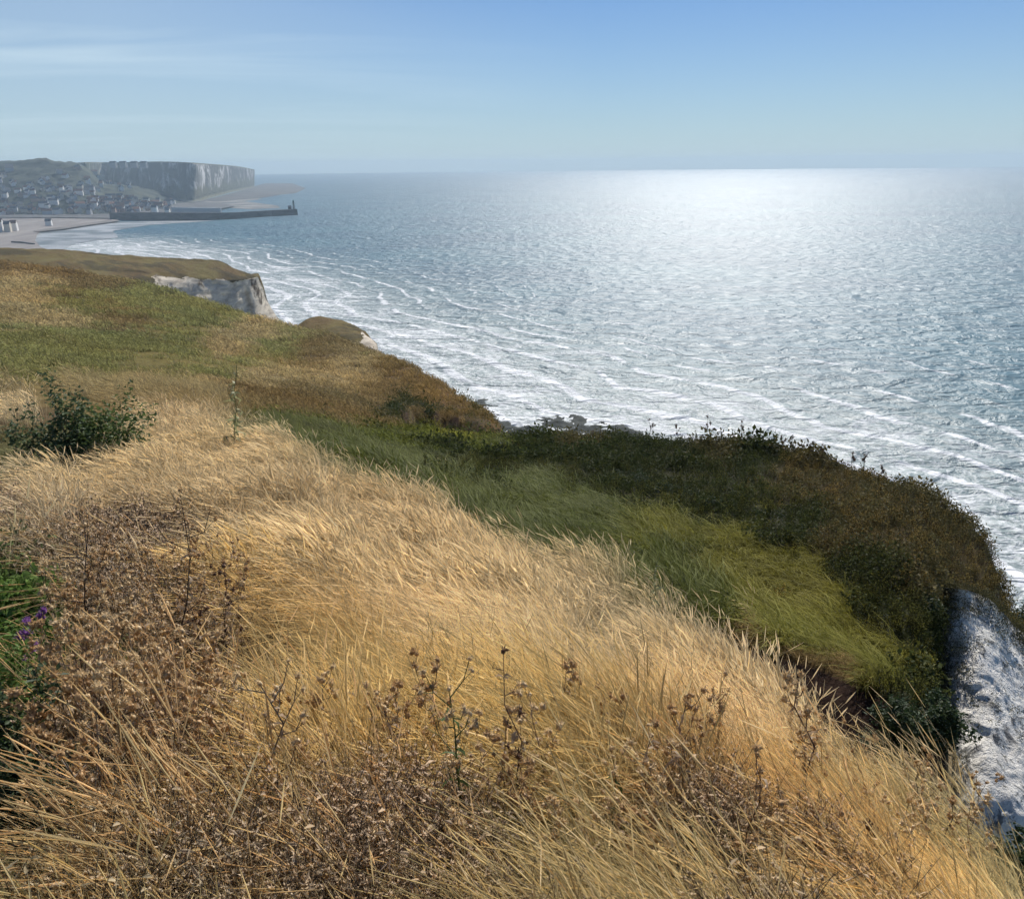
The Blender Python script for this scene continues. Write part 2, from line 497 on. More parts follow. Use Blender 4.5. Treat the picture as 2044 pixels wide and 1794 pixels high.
KINDS = ['B', 'B2', 'T', 'M', 'K', 'G', 'G2', 'O', 'N', 'N2', 'L', 'D', 'R']
ZX = np.array([z[0] for z in ZONES], float)
ZY = np.array([z[1] for z in ZONES], float)
ZK = np.array([KINDS.index(z[2]) for z in ZONES])
#            ground tint           grass tint
TINT = {
 'B':  ((.085, .06, .03), (.70, .56, .34)),
 'B2': ((.075, .05, .022), (.61, .465, .22)),
 'T':  ((.09, .065, .04), (.50, .385, .27)),
 'M':  ((.09, .085, .035), (.27, .25, .11)),
 'K':  ((.04, .05, .02), (.13, .21, .045)),
 'G':  ((.07, .075, .02), (.135, .15, .03)),
 'G2': ((.08, .08, .02), (.25, .24, .045)),
 'O':  ((.11, .095, .03), (.28, .265, .10)),
 'N':  ((.10, .07, .03), (.26, .19, .085)),
 'N2': ((.10, .06, .025), (.26, .18, .07)),
 'L':  ((.15, .115, .05), (.44, .345, .175)),
 'D':  ((.03, .032, .016), (.060, .075, .024)),
 'R':  ((.055, .042, .02), (.135, .118, .048)),
}
GT = np.array([TINT[k][0] for k in KINDS])
FT = np.array([TINT[k][1] for k in KINDS])


def zone_w(P):
    """(N, kinds) weights of what grows at the world points"""
    X, Y = project(P)
    X = X + 44 * fbm(P[:, 0] * 1.5 / np.maximum(1, np.hypot(P[:, 0], P[:, 1]) * .12), P[:, 1] / 2.0, oct=3)
    Y = Y + 24 * fbm(P[:, 0] / 2.3 + 50, P[:, 1] / 2.3, oct=3) + 10 * fbm(P[:, 0] / 9 + 50, P[:, 1] / 9, oct=3)
    W = np.zeros((len(P), len(KINDS)))
    for i0 in range(0, len(P), 20000):
        sl = slice(i0, i0 + 20000)
        sy = np.interp(Y[sl], [500, 700, 1000, 1800], [3.2, 2.6, 1.5, 1.0])[:, None]
        d = ((X[sl][:, None] - ZX) ** 2 + ((Y[sl][:, None] - ZY) * sy) ** 2) + 60.0
        w = d ** -2.1
        for k in range(len(KINDS)):
            W[sl, k] = w[:, ZK == k].sum(1)
    return W / W.sum(1, keepdims=True)


LP = LAND.reshape(-1, 3)
LW = zone_w(LP)
land_col = LW @ GT
LIP = None

# land material: own colour plus chalk where the ground breaks off steeply
t = NT('grassy_ground')
colr = t.attr('soil', out='Color')
P_ = t.pos()
n1 = t.noise(P_, 2.2, 6, .6)
n2 = t.noise(P_, 0.35, 4, .6)
c = t.mix(t.ramp(n1, .3, .7), t.mix(1.0, colr, (.62, .6, .55), 'MULTIPLY'), t.mix(1.0, colr, (1.5, 1.45, 1.35), 'MULTIPLY'))
c = t.mix(t.ramp(n2, .35, .75, 0, .5), c, t.mix(1.0, colr, (1.7, 1.4, 1.0), 'MULTIPLY'))
ch = t.attr('chalk')
chn = t.noise(P_, 0.9, 6, .65)
chc = t.mix(t.ramp(chn, .35, .65), (.32, .28, .22), (.62, .59, .52))
soil = t.attr('bare')
sc_ = t.mix(t.ramp(n1, .3, .7), (.020, .011, .008), (.050, .028, .018))
c = t.mix(soil, c, sc_)
c = t.mix(t.ramp(t.math('ADD', ch, t.math('MULTIPLY', t.math('SUBTRACT', chn, .5), .8)), .4, .6), c, chc)
b = t.bump(t.noise(P_, 6, 6, .7), 0.8, 0.12)
M_GROUND = t.done(t.principled(c, .95, b, .1))

land = mesh_obj('grassy_slope', LP, grid_faces(len(us), len(VS))[:, ::-1], M_GROUND)
tag(land, kind='structure')
vv = np.tile(VS, len(us))
set_attr(land, 'soil', np.concatenate([land_col, np.ones((len(LP), 1))], 1), 'FLOAT_COLOR')
X_, Y_ = project(LP)
rflat = rr.ravel()
set_attr(land, 'chalk', np.where((vv > 11.4) & (X_ > 1000), 1.0, 0.0) + np.where((vv > 13.3), 1.0, 0.0))
bare = np.where((vv > 3.35) & (vv < 4.93) & (X_ > 1440), 1.0, 0.0)
bare = np.maximum(bare, LIP_BARE.ravel())
set_attr(land, 'bare', bare)

# ================================================================== CHALK FACE at the right
t = NT('chalk')
P_ = t.pos()
a1 = t.noise(P_, 0.55, 6, .62, .4)
a2 = t.noise(P_, 2.3, 6, .7, .6)
a3 = t.noise(P_, 9, 4, .7)
c = t.mix(t.ramp(a1, .35, .68), (.70, .665, .60), (.88, .85, .78))
c = t.mix(t.ramp(a2, .54, .63), c, (.20, .195, .185))
c = t.mix(t.ramp(a3, .60, .68, 0, .9), c, (.09, .09, .08))
c = t.mix(t.ramp(t.noise(P_, 5.0, 5, .6, 1.0), .60, .66, 0, .85), c, (.13, .13, .11))
c = t.mix(t.ramp(t.noise(P_, 0.22, 4), .5, .7, 0, .35), c, (.55, .56, .40))
b = t.bump(t.math('ADD', t.math('MULTIPLY', a2, 1.0), t.math('MULTIPLY', a3, .5)), 1.0, 0.12)
M_CHALK = t.done(t.principled(c, .95, b, .1))

CH = [
 (1740, [(1230,18.4),(1330,17.5),(1450,16.5),(1600,15.4),(Z,16.2,70),(Z,14,58)]),
 (1830, [(1195,18.4),(1310,17.5),(1450,16.5),(1600,15.4),(Z,16.2,70),(Z,14,58)]),
 (1895, [(1172,18.1),(1300,16.8),(1440,15.3),(1600,14.0),(Z,13.2,74),(Z,14,58)]),
 (1960, [(1185,18.7),(1310,16.9),(1450,15.1),(1600,13.5),(Z,12.9,74),(Z,14.5,58)]),
 (2020, [(1240,19.1),(1350,17.2),(1480,15.3),(1620,13.7),(Z,13.1,74),(Z,15,58)]),
 (2080, [(1300,19.4),(1400,17.5),(1520,15.6),(1660,14),(Z,13.4,73),(Z,15,58)]),
 (2300, [(Z,21.5,73),(Z,21,71.5),(Z,20,70),(Z,19,67),(Z,18,63),(Z,16,50)]),
 (2600, [(Z,23.5,70),(Z,23,68),(Z,22,66),(Z,21,62),(Z,20,58),(Z,18,46)]),
]
ccols = []
for X, ks in CH:
    o_ = []
    for k in ks:
        if k[0] == 'z':
            d = ray(X, 1500); h = math.hypot(d.x, d.y)
            o_.append((d.x / h * k[1], d.y / h * k[1], k[2]))
        else:
            o_.append(at(X, k[0], k[1]))
    ccols.append(o_)
G, vs_ = loft(ccols, np.linspace(0, len(CH) - 1, 190), [40, 44, 44, 24, 12])
q = G.reshape(-1, 3)
n3 = fbm(q[:, 0] / 1.6, q[:, 1] / 1.6, q[:, 2] / 1.6, oct=5, gain=.55)
n4 = np.abs(fbm(q[:, 0] / .7 + 9, q[:, 1] / .7, q[:, 2] / .9, oct=3))
rad = q[:, :2] / np.linalg.norm(q[:, :2], axis=1, keepdims=True)
q[:, :2] -= rad * ((0.22 * n3 - .1 * n4 + .08)[:, None])
n5 = fbm(q[:, 0] / .35, q[:, 1] / .35, q[:, 2] / .35, oct=3)
q[:, 2] += .13 * n3 - .13 * n4 + .05 + .05 * n5
chalk_pts = q.copy()
cX, cY = project(q)
vq = np.tile(vs_, 190)
chalk_w = .26 * np.exp(-vq / .2) + .24 * np.exp(-np.clip(cX - 1885, 0, 400) / 16) * (vq < 2.6) + .0035 * (vq < 2)
chalk_w = chalk_w * (cX > 1850)
chalk = mesh_obj('chalk_cliff', q, grid_faces(190, len(vs_))[:, ::-1], M_CHALK)
tag(chalk, kind='structure')

# ================================================================== SEA
def polyline_dist(P, line):
    d = np.full(len(P), 1e9)
    line = np.array(line, float)
    for a, b_ in zip(line[:-1], line[1:]):
        ab = b_ - a
        tt = np.clip(((P - a) @ ab) / (ab @ ab), 0, 1)
        d = np.minimum(d, np.linalg.norm(P - (a + tt[:, None] * ab), axis=1))
    return d


SHORE_PX = [(80,486),(190,492),(330,520),(520,600),(560,650),(680,700),(800,760),(900,815),(980,860),(1120,880),(1300,900),(1480,960),(1640,1060),(1800,1180),(1900,1350),(2100,1700),(2500,2600)]
SHORE = [at_z(x, y, 0)[:2] for x, y in SHORE_PX]
nr_, na_ = 620, 760
R_ = np.concatenate([np.geomspace(40, 900, 470), np.geomspace(910, 10500, nr_ - 470)])
A_ = np.linspace(math.radians(-46), math.radians(64), na_)
RR, AA = np.meshgrid(R_, A_, indexing='ij')
SX, SY = RR * np.sin(AA), RR * np.cos(AA)
SP = np.stack([SX.ravel(), SY.ravel()], 1)
sd = polyline_dist(SP, SHORE)
# swell running in towards the shore, steeper as it shallows
warp = 9 * fbm(SP[:, 0] / 60, SP[:, 1] / 60, oct=3) + 2.5 * fbm(SP[:, 0] / 14, SP[:, 1] / 14, oct=2)
ph = (sd + 22 * fbm(SP[:, 0] / 130 + 4, SP[:, 1] / 130, oct=2) + warp) / 21.0
env = np.exp(-sd / 150.0)
crest = np.clip(np.cos(ph * 2 * math.pi), 0, 1) ** 3
hgt = (0.15 + 0.6 * env * (.6 + .6 * fbm(SP[:, 0] / 40 + 9, SP[:, 1] / 40, oct=2))) * crest
hgt += .35 * fbm(SP[:, 0] / 7, SP[:, 1] / 7, oct=2) * np.exp(-RR.ravel() / 500)
hgt *= np.clip(1.5 - RR.ravel() / 900, 0, 1)
sea = mesh_obj('sea', np.column_stack([SP, hgt]), grid_faces(nr_, na_), None)
tag(sea, kind='structure')
set_attr(sea, 'shore', sd)
set_attr(sea, 'phase', ph)

t = NT('sea_water')
P_ = t.pos()
shore = t.attr('shore')
phase = t.attr('phase')
w1 = t.noise(t.vmul(P_, (.095, .125, 0)), 1.0, 4, .6, .7)
w2 = t.noise(t.vmul(P_, (.036, .060, 0)), 1.0, 3, .5, 1.0)
w3 = t.noise(t.vmul(P_, (.6, .6, 0)), 1.0, 3, .6, .3)
big = t.noise(t.vmul(P_, (.006, .008, 0)), 1.0, 3, .5)
hsum = t.math('ADD', t.math('MULTIPLY', w1, 3.4), t.math('MULTIPLY', w2, 4.2))
hsum = t.math('ADD', hsum, t.math('MULTIPLY', w3, .22))
nb = t.bump(hsum, 1.0, 1.0)
deep = t.mix(t.ramp(big, .35, .65), (.045, .115, .155), (.06, .15, .185))
shal = (.23, .28, .27)
base = t.mix(t.ramp(shore, 10, 210, 1, 0), deep, shal)
# breaking crests: thin lines along the swell, broken up lengthwise
fr = t.math('ABSOLUTE', t.math('SUBTRACT', t.math('FRACT', t.math('ADD', phase, t.math('MULTIPLY', w3, .12))), .5))   # .5 at crest
brk = t.noise(t.vmul(P_, (.035, .035, 0)), 1.0, 4, .65)
brk2 = t.noise(t.vmul(P_, (.4, .4, 0)), 1.0, 5, .7)
near = t.ramp(shore, 10, 230, 1.0, 0.0, False)
line = t.ramp(t.math('SUBTRACT', t.math('ADD', fr, t.math('MULTIPLY', t.math('SUBTRACT', brk2, .5), .22)),
                     t.math('SUBTRACT', .46, t.math('MULTIPLY', near, .10))), 0.0, .065)
line = t.math('MULTIPLY', line, t.ramp(t.math('ADD', brk, t.math('MULTIPLY', near, .24)), .56, .66))
# lacy foam in the surf zone
vor = t.node('ShaderNodeTexVoronoi', feature='DISTANCE_TO_EDGE')
dv = t.node('ShaderNodeVectorMath', operation='ADD')
t.l.new(t.vmul(P_, (.22, .22, 0)), dv.inputs[0])
t.l.new(t.noise(t.vmul(P_, (.25, .25, 0)), 1.0, 4, .6, fac=False), dv.inputs[1])
t.l.new(dv.outputs[0], vor.inputs['Vector'])
vor.inputs['Scale'].default_value = 1.0
lace = t.ramp(vor.outputs['Distance'], .02, .11, 1, 0)
surf = t.math('MULTIPLY', t.ramp(shore, 30, 120, 1, 0), t.ramp(brk2, .35, .6))
lace = t.math('MULTIPLY', t.math('MAXIMUM', lace, t.ramp(brk2, .52, .64)), surf)
caps = t.math('MULTIPLY', t.ramp(t.noise(t.vmul(P_, (.11, .30, 0)), 1.0, 3, .6), .74, .80), .6)
foam = t.math('MAXIMUM', t.math('MAXIMUM', line, t.math('MULTIPLY', lace, .85)), caps)
sheet = t.math('MULTIPLY', t.ramp(t.math('ADD', t.noise(t.vmul(P_, (.022, .03, 0)), 1.0, 4, .6, 1.0), t.ramp(shore, 15, 190, .13, -.14, False)), .56, .68), t.ramp(brk2, .42, .58, .25, .95))
foam = t.math('MINIMUM', t.math('MAXIMUM', foam, sheet), 1.0)
col = t.mix(t.math('MULTIPLY', foam, .93), base, (.80, .81, .81))
rgh = t.ramp(foam, 0, 1, .46, .8, False)
M_SEA = t.done(t.principled(col, rgh, nb, .36, IOR=1.333))
sea.data.materials.append(M_SEA)


# ================================================================== FAR HEADLAND with its chalk face
t = NT('headland_turf')
P_ = t.pos()
f1 = t.noise(t.vmul(P_, (.09, .03, .2)), 1.0, 6, .65)
c = t.mix(t.ramp(f1, .3, .7), (.12, .075, .03), (.16, .13, .045))
c = t.mix(t.ramp(t.noise(P_, .05, 5, .6), .5, .6, 0, .75), c, (.055, .045, .022))
M_HTURF = t.done(t.principled(c, .95, t.bump(t.noise(P_, .6, 5, .7), 1, .6), .1))
t = NT('headland_chalk')
P_ = t.pos()
f1 = t.noise(t.vmul(P_, (.25, .12, .5)), 1.0, 6, .65, .5)
c = t.mix(t.ramp(f1, .35, .65), (.42, .36, .28), (.68, .60, .48))
c = t.mix(t.ramp(t.noise(t.vmul(P_, (.10, .06, .05)), 1.0, 4, .6), .58, .66), c, (.09, .065, .04))
M_HCHALK = t.done(t.principled(c, .95, t.bump(f1, 1, 1.2), .1))

HL = [   # skyline back, turf, rim, chalk mid, chalk low, foot
 (-500, [(494,430),(510,400),(530,370),(560,345),(600,340),(Z,338,20)]),
 (0,   [(495,430),(508,405),(528,375),(555,350),(600,345),(Z,343,20)]),
 (126, [(497,430),(512,405),(533,378),(556,355),(600,350),(Z,347,18)]),
 (204, [(505,430),(520,405),(540,382),(556,365),(600,360),(Z,357,10)]),
 (283, [(512,430),(525,410),(543,388),(560,378),(605,372),(Z,368,0)]),
 (333, [(514,430),(528,412),(553,392),(575,386),(620,380),(Z,374,-3)]),
 (402, [(517,430),(532,415),(560,397),(585,393),(630,386),(Z,380,-3)]),
 (440, [(524,428),(538,415),(563,401),(592,396),(640,390),(Z,384,-3)]),
 (478, [(541,424),(546,417),(560,406),(600,400),(650,394),(Z,388,-3)]),
 (500, [(545,420),(549,416),(556,412),(605,404),(660,397),(Z,392,-3)]),
 (515, [(546,424),(549,421),(553,418),(605,410),(665,402),(Z,396,-3)]),
 (524, [(Z,440,31),(566,430),(575,425),(610,417),(660,408),(Z,402,-3)]),
 (536, [(Z,450,10),(Z,445,12),(606,432),(630,424),(665,414),(Z,408,-3)]),
 (556, [(Z,450,-3),(Z,446,-2),(638,436),(655,428),(672,420),(Z,414,-3)]),
]


def px_cols(rows, yref=560):
    out = []
    for X, ks in rows:
        o_ = []
        for k in ks:
            if k[0] == 'z':
                d = ray(X, yref); h = math.hypot(d.x, d.y)
                o_.append((d.x / h * k[1], d.y / h * k[1], k[2]))
            else:
                o_.append(at(X, k[0], k[1]))
        out.append(o_)
    return out


HC = px_cols(HL)
nu = 240
G, hv_ = loft(HC, np.linspace(0, len(HL) - 1, nu), [14, 16, 18, 26, 8])
q = G.reshape(-1, 3)
vv_ = np.tile(hv_, nu)
q[:, 2] += (vv_ < 2.05) * 1.2 * fbm(q[:, 0] / 9, q[:, 1] / 9, oct=4)
wgt = np.clip((vv_ - 1.9) * 3, 0, 1)
rad = q[:, :2] / np.linalg.norm(q[:, :2], axis=1, keepdims=True)
q[:, :2] -= rad * (wgt * (5.5 * fbm(q[:, 0] / 11, q[:, 2] / 30, oct=4) + 2 * fbm(q[:, 0] / 3, q[:, 2] / 5, oct=3)))[:, None]
hx_, hy_ = project(q)
q[:, :2] += rad * (np.clip(vv_ * 2 - 4.6, 0, 1) * 4.5 * np.exp(-((hx_ - 488 + (hy_ - 580) * -.25) / 7) ** 2))[:, None]
F = grid_faces(nu, len(hv_))[:, ::-1]
fv = vv_[F].mean(1)
head = mesh_obj('headland', q, F, M_HTURF)
head.data.materials.append(M_HCHALK)
cut = 2.0 + .35 * fbm(q[F[:, 0], 0] / 6, q[F[:, 0], 1] / 6, oct=3) + .55 * np.clip(fbm(q[F[:, 0], 0] / 15 + 3, q[F[:, 0], 1] / 15, oct=2), 0, 1)
hx_, hy_ = project(q[F[:, 0]])
ragged = 312 + 26 * fbm(hy_ / 9, hx_ / 60, oct=2)
head.data.polygons.foreach_set('material_index', ((fv > cut) & (hx_ > ragged)).astype(np.int32))
tag(head, kind='structure')

# the low dark knoll that stands out of the cliff edge beyond the hillside
KN = px_cols([
 (592, [(652,205),(660,195),(672,185),(Z,180,40)]),
 (615, [(638,208),(648,196),(670,186),(Z,180,38)]),
 (640, [(633,210),(646,196),(675,184),(Z,178,36)]),
 (672, [(638,208),(652,193),(682,181),(Z,175,34)]),
 (705, [(650,200),(664,187),(690,176),(Z,170,30)]),
 (735, [(668,190),(678,180),(695,172),(Z,165,20)]),
 (752, [(684,184),(690,178),(702,170),(Z,163,-3)]),
 (770, [(Z,186,-3),(Z,182,-2),(Z,172,-2),(Z,163,-3)]),
], 680)
G, kv = loft(KN, np.linspace(0, 7, 90), [14, 14, 14])
q = G.reshape(-1, 3)
q[:, 2] += .7 * fbm(q[:, 0] / 5, q[:, 1] / 5, oct=4)
kn = mesh_obj('knoll', q, grid_faces(90, len(kv))[:, ::-1], M_HTURF)
kn.data.materials.append(M_HCHALK)
F = grid_faces(90, len(kv))[:, ::-1]
kx, ky = project(q)
kn.data.polygons.foreach_set('material_index', ((kx[F[:, 0]] > 722 + 10 * fbm(ky[F[:, 0]] / 5, kx[F[:, 0]] / 9, oct=2)) & (np.tile(kv, 90)[F[:, 0]] > .35)).astype(np.int32))
tag(kn, kind='structure')

# ================================================================== THE BAY: beach, harbour, town hill, far cliffs
def flat(name, pxs, z, mat, th=0.0):
    pts = [at_z(x, y, z) for x, y in pxs]
    o = mesh_obj(name, pts, [tuple(range(len(pts)))], mat, smooth=False)
    if o.data.polygons[0].normal.z < 0:
        o.data.flip_normals()
    return tag(o, kind='structure')


def m_noise(name, ca, cb, sc, lo=.35, hi=.65, bump=0.0, bd=1.0, rough=.9, detail=6):
    t = NT(name)
    P_ = t.pos()
    f = t.noise(t.vmul(P_, sc), 1.0, detail, .6, .3)
    c = t.mix(t.ramp(f, lo, hi), ca, cb)
    return t.done(t.principled(c, rough, t.bump(f, bump, bd) if bump else None, .2))


M_SHINGLE = m_noise('shingle', (.22, .195, .18), (.32, .29, .26), (.03, .006, 0), bump=.3)
M_SANDWET = m_noise('wet_sand', (.17, .19, .185), (.42, .43, .42), (.011, .02, 0), .42, .56, rough=.45)
M_RIDGE = m_noise('shingle_bank', (.14, .13, .115), (.24, .21, .19), (.02, .02, 0))
M_ROCK = m_noise('rock_flat', (.05, .05, .05), (.12, .11, .10), (.01, .02, 0), bump=.5, rough=.8)
M_PALE = m_noise('pale_sand', (.10, .10, .095), (.34, .325, .30), (.01, .02, 0))
M_QUAY = m_noise('quay', (.08, .08, .08), (.15, .145, .14), (.02, .03, 0))
flat('tidal_sand', [(40,476),(80,458),(150,449),(236,443),(330,441.5),(430,440.5),(380,444),(300,449),(262,455),(225,461),(232,468),(236,474),(190,480),(150,487),(120,500),(60,500),(30,490)], .35, M_SANDWET)
flat('beach', [(-500,600),(-500,437),(-100,434),(100,433),(233,433),(236,441),(180,446),(130,453),(84,460),(74,468),(70,480),(80,492),(140,520),(150,600)], 1.6, M_SHINGLE)
flat('shingle_bank', [(66,460),(120,453),(170,446),(228,438),(240,441),(180,449),(128,457),(70,463)], 2.4, M_RIDGE)
flat('harbour_ground', [(-500,440),(-500,405),(100,400),(300,392),(384,399),(470,411),(430,419),(340,424),(292,432),(236,436),(100,434)], 3.0, M_QUAY)
flat('rock_flat', [(400,401),(440,392),(480,381),(504,373),(530,366),(583,366),(611,376),(590,386),(560,389),(532,394),(480,399),(430,403)], .6, M_ROCK)
flat('pale_foreshore', [(378,404),(420,398),(500,394),(524,398),(486,402),(520,406),(555,411),(560,415),(500,418),(440,414),(400,410)], .5, M_PALE)

# town hill
M_HILL = m_noise('wooded_hill', (.012, .022, .016), (.062, .072, .048), (.02, .02, .03), .42, .6, bump=1.0, bd=6)
TH = []
for X, yt in ((-600,330),(-300,326),(-100,324),(0,323),(45,320),(88,318),(112,322),(150,325),(178,340),(204,366),(260,374),(300,380),(330,386),(370,394),(400,400)):
    k = [at_z(X, 431 if X < 250 else 431 - (X - 250) * .16, 1.0)]
    r0 = math.hypot(k[0][0], k[0][1])
    yb = 431 if X < 250 else 431 - (X - 250) * .16
    for f_, dr in ((.12, 60), (.35, 180), (.62, 330), (.85, 480), (1.0, 620)):
        k.append(at(X, yb + (yt - yb) * f_, r0 + dr))
    d = ray(X, 330); h = math.hypot(d.x, d.y)
    k.append((d.x / h * (r0 + 1300), d.y / h * (r0 + 1300), k[-1][2] - 12))
    TH.append(k)
nu = 300
G, tv = loft(TH, np.linspace(0, len(TH) - 1, nu), [12, 26, 30, 26, 20, 10])
q = G.reshape(-1, 3)
tvv = np.tile(tv, nu)
q[:, 2] += np.clip(tvv, 0, 1) * (6 * fbm(q[:, 0] / 130, q[:, 1] / 130, oct=3) + 6 * np.abs(fbm(q[:, 0] / 34, q[:, 1] / 34, oct=3)) - 1)
hill = mesh_obj('wooded_hill', q, grid_faces(nu, len(tv))[:, ::-1], M_HILL)
tag(hill, kind='structure')
HILLP = q

# far chalk cliffs: X, skyline Y, base Y, base r
FC = [(90,330,386,2900),(130,326,386,2800),(170,323,386,2650),(204,323,388,2520),(250,323,391,2470),(300,322,393,2500),(340,322,397,2560),(385,324,401,2790),(412,326,394,3200),
      (440,328,387,3700),(463,330,381,4200),(485,333,377,4700),(503,336.5,373,5200),(506,337,372,5600),(508,338,371,6000)]
rows = []
for X, yt, yb, r in FC:
    if X > 200:
        r = math.hypot(*at_z(X, yb, 3.0)[:2])
    top = at(X, yt + 1.0, r + 55)
    rim = (top[0] * (r + 40) / (r + 55), top[1] * (r + 40) / (r + 55), top[2] - 3)
    fine = []
    b0 = at(X, yb, r)
    b0 = (b0[0], b0[1], 4.0)
    m = at(X, yb + (yt - yb) * .22, r + 12)
    back = (top[0] * 1.12, top[1] * 1.12, top[2] - 4)
    d = (b0[0] * (r - 70) / r, b0[1] * (r - 70) / r, 0.0)
    rows.append([d, b0, m, rim, top, back])
nu = 520
uu = np.interp(np.linspace(0, 1, nu), np.linspace(0, 1, len(rows)), np.arange(len(rows)))
G, fv_ = loft(rows, uu, [8, 12, 30, 5, 8])
q = G.reshape(-1, 3)
vv_ = np.tile(fv_, nu)
along = np.repeat(np.cumsum(np.r_[0, np.hypot(*np.diff(G[:, 0, :2], axis=0).T)]), len(fv_))
face = np.clip((vv_ - .8) * 2, 0, 1) * (vv_ < 4.2)
butt = 16 * fbm(along / 95, q[:, 2] / 400, oct=3) + 10 * np.abs(fbm(along / 40 + 5, q[:, 2] / 160, oct=3)) + 4 * fbm(along / 14, q[:, 2] / 40, oct=3)
rad = q[:, :2] / np.linalg.norm(q[:, :2], axis=1, keepdims=True)
q[:, :2] -= rad * (face * butt)[:, None]
q[:, 2] += (vv_ < 1.5) * (vv_ > .2) * 5 * np.abs(fbm(along / 30, q[:, 2] / 9, oct=3))
t = NT('far_chalk')
P_ = t.pos()
hgt_ = t.node('ShaderNodeSeparateXYZ'); t.l.new(P_, hgt_.inputs[0])
f1 = t.noise(t.vmul(P_, (.014, .008, .013)), 1.0, 6, .7, 1.0)
f2 = t.noise(t.vmul(P_, (.03, .02, .03)), 1.0, 5, .6)
c = t.mix(t.ramp(f1, .46, .66), (.15, .15, .145), (.80, .77, .73))
veg = t.math('ADD', hgt_.outputs[2], t.math('MULTIPLY', t.math('SUBTRACT', f2, .5), 90))
left_ = t.attr('overgrown')
c = t.mix(t.math('MULTIPLY', left_, t.ramp(f2, .35, .55)), c, (.05, .07, .035))
c = t.mix(t.ramp(veg, 22, 50, 1, 0), c, (.15, .145, .10))
M_FCH = t.done(t.principled(c, .95, t.bump(f1, .8, 10), .1))
fcl = mesh_obj('chalk_cliffs', q, grid_faces(nu, len(fv_))[:, ::-1], M_FCH)
fcl.data.materials.append(m_noise('cliff_top', (.07, .075, .04), (.13, .115, .07), (.01, .01, .01)))
F = grid_faces(nu, len(fv_))
fcl.data.polygons.foreach_set('material_index', (vv_[F].mean(1) > 3.02).astype(np.int32))
fx, fy = project(q)
set_attr(fcl, 'overgrown', np.clip((330 - fx) / 130, 0, 1) * .85)
tag(fcl, kind='structure')

# ---- houses
M_WALLS = [plain('render_white', (.78, .76, .72)), plain('render_cream', (.62, .56, .46)), plain('brick_pale', (.42, .30, .24)), plain('render_grey', (.48, .48, .48))]
M_ROOFS = [plain('slate', (.10, .105, .12)), plain('tile_brown', (.22, .11, .075))]
M_WIN = plain('window_glass', (.04, .05, .06), .2)


def house_mesh(w, d, h, rh, ov=.3):
    v = [(-w/2,-d/2,-4),(w/2,-d/2,-4),(w/2,d/2,-4),(-w/2,d/2,-4),(-w/2,-d/2,h),(w/2,-d/2,h),(w/2,d/2,h),(-w/2,d/2,h),(-w/2,0,h+rh),(w/2,0,h+rh)]
    f = [(0,1,5,4),(1,2,6,9,5),(2,3,7,6),(3,0,4,8,7)]
    rv = [(-w/2-ov,-d/2-ov,h-.2),(w/2+ov,-d/2-ov,h-.2),(w/2+ov,0,h+rh+.15),(-w/2-ov,0,h+rh+.15),(-w/2-ov,d/2+ov,h-.2),(w/2+ov,d/2+ov,h-.2)]
    rv2 = [(a, b, c + .35) for a, b, c in rv]
    rf = [(6,7,8,9),(9,8,11,10),(1,0,3,2),(2,3,4,5),(0,1,7,6),(4,10,11,5),(0,6,9,3),(3,9,10,4),(1,2,8,7),(2,5,11,8)]
    return v, f, rv + rv2, rf


HPROTO = []
for i, (w, d, h, rh) in enumerate(((9, 8, 6, 3.5), (13, 9, 7, 4), (8, 9, 10, 4), (18, 10, 9, 4), (11, 9, 13, 4.5))):
    v, f, rv, rf = house_mesh(w, d, h, rh)
    a = mesh_obj('house', v, f, None, smooth=False, link=False).data
    b_ = mesh_obj('roof', rv, rf, None, smooth=False, link=False).data
    HPROTO.append((a, b_, w, d, h))
HVAR = {}


def put_house(x, y, z, kind, wall, roof, rot, label, group):
    key = (kind, wall, roof)
    if key not in HVAR:
        a, b_ = HPROTO[kind][0].copy(), HPROTO[kind][1].copy()
        a.materials.append(M_WALLS[wall]); b_.materials.append(M_ROOFS[roof])
        HVAR[key] = (a, b_)
    a, b_ = HVAR[key]
    o = bpy.data.objects.new('house', a)
    COL.objects.link(o)
    o.location = (x, y, z)
    o.rotation_euler = (0, 0, rot)
    tag(o, label, 'house', group)
    r = bpy.data.objects.new('roof', b_)
    COL.objects.link(r)
    r.parent = o
    return o


HX, HY = project(HILLP)


def hill_pt(X, Y):
    i = np.argmin((HX - X) ** 2 + (HY - Y) ** 2 + (np.hypot(HILLP[:, 0], HILLP[:, 1]) > 2750) * 1e6)
    return HILLP[i]


rh_ = random.Random(5)
walls_txt = ['white', 'cream', 'pale brick', 'grey']
n_h = 0
for i in range(285):
    if i < 200:
        X, Y = rh_.uniform(-20, 270), 335 + 95 * rh_.random() ** .6
        if fbm([X / 30], [Y / 14], oct=2)[0] < -.3: continue
        grp, place = 'houses on the wooded town hill', 'on the wooded hillside above the harbour'
    else:
        X, Y = rh_.uniform(180, 345), rh_.uniform(401, 424)
        grp, place = 'houses at the foot of the far cliffs', 'in the old quarter below the far chalk cliffs'
    p = hill_pt(X, Y)
    w = rh_.choices((0, 1, 2, 3), (4, 3, 2, 3))[0]
    put_house(p[0], p[1], p[2] - 1, rh_.choice((0, 0, 1, 1, 2, 3)), w, rh_.choice((0, 0, 1)), rh_.uniform(-.9, .9),
              'small %s house %s' % (walls_txt[w], place), grp)
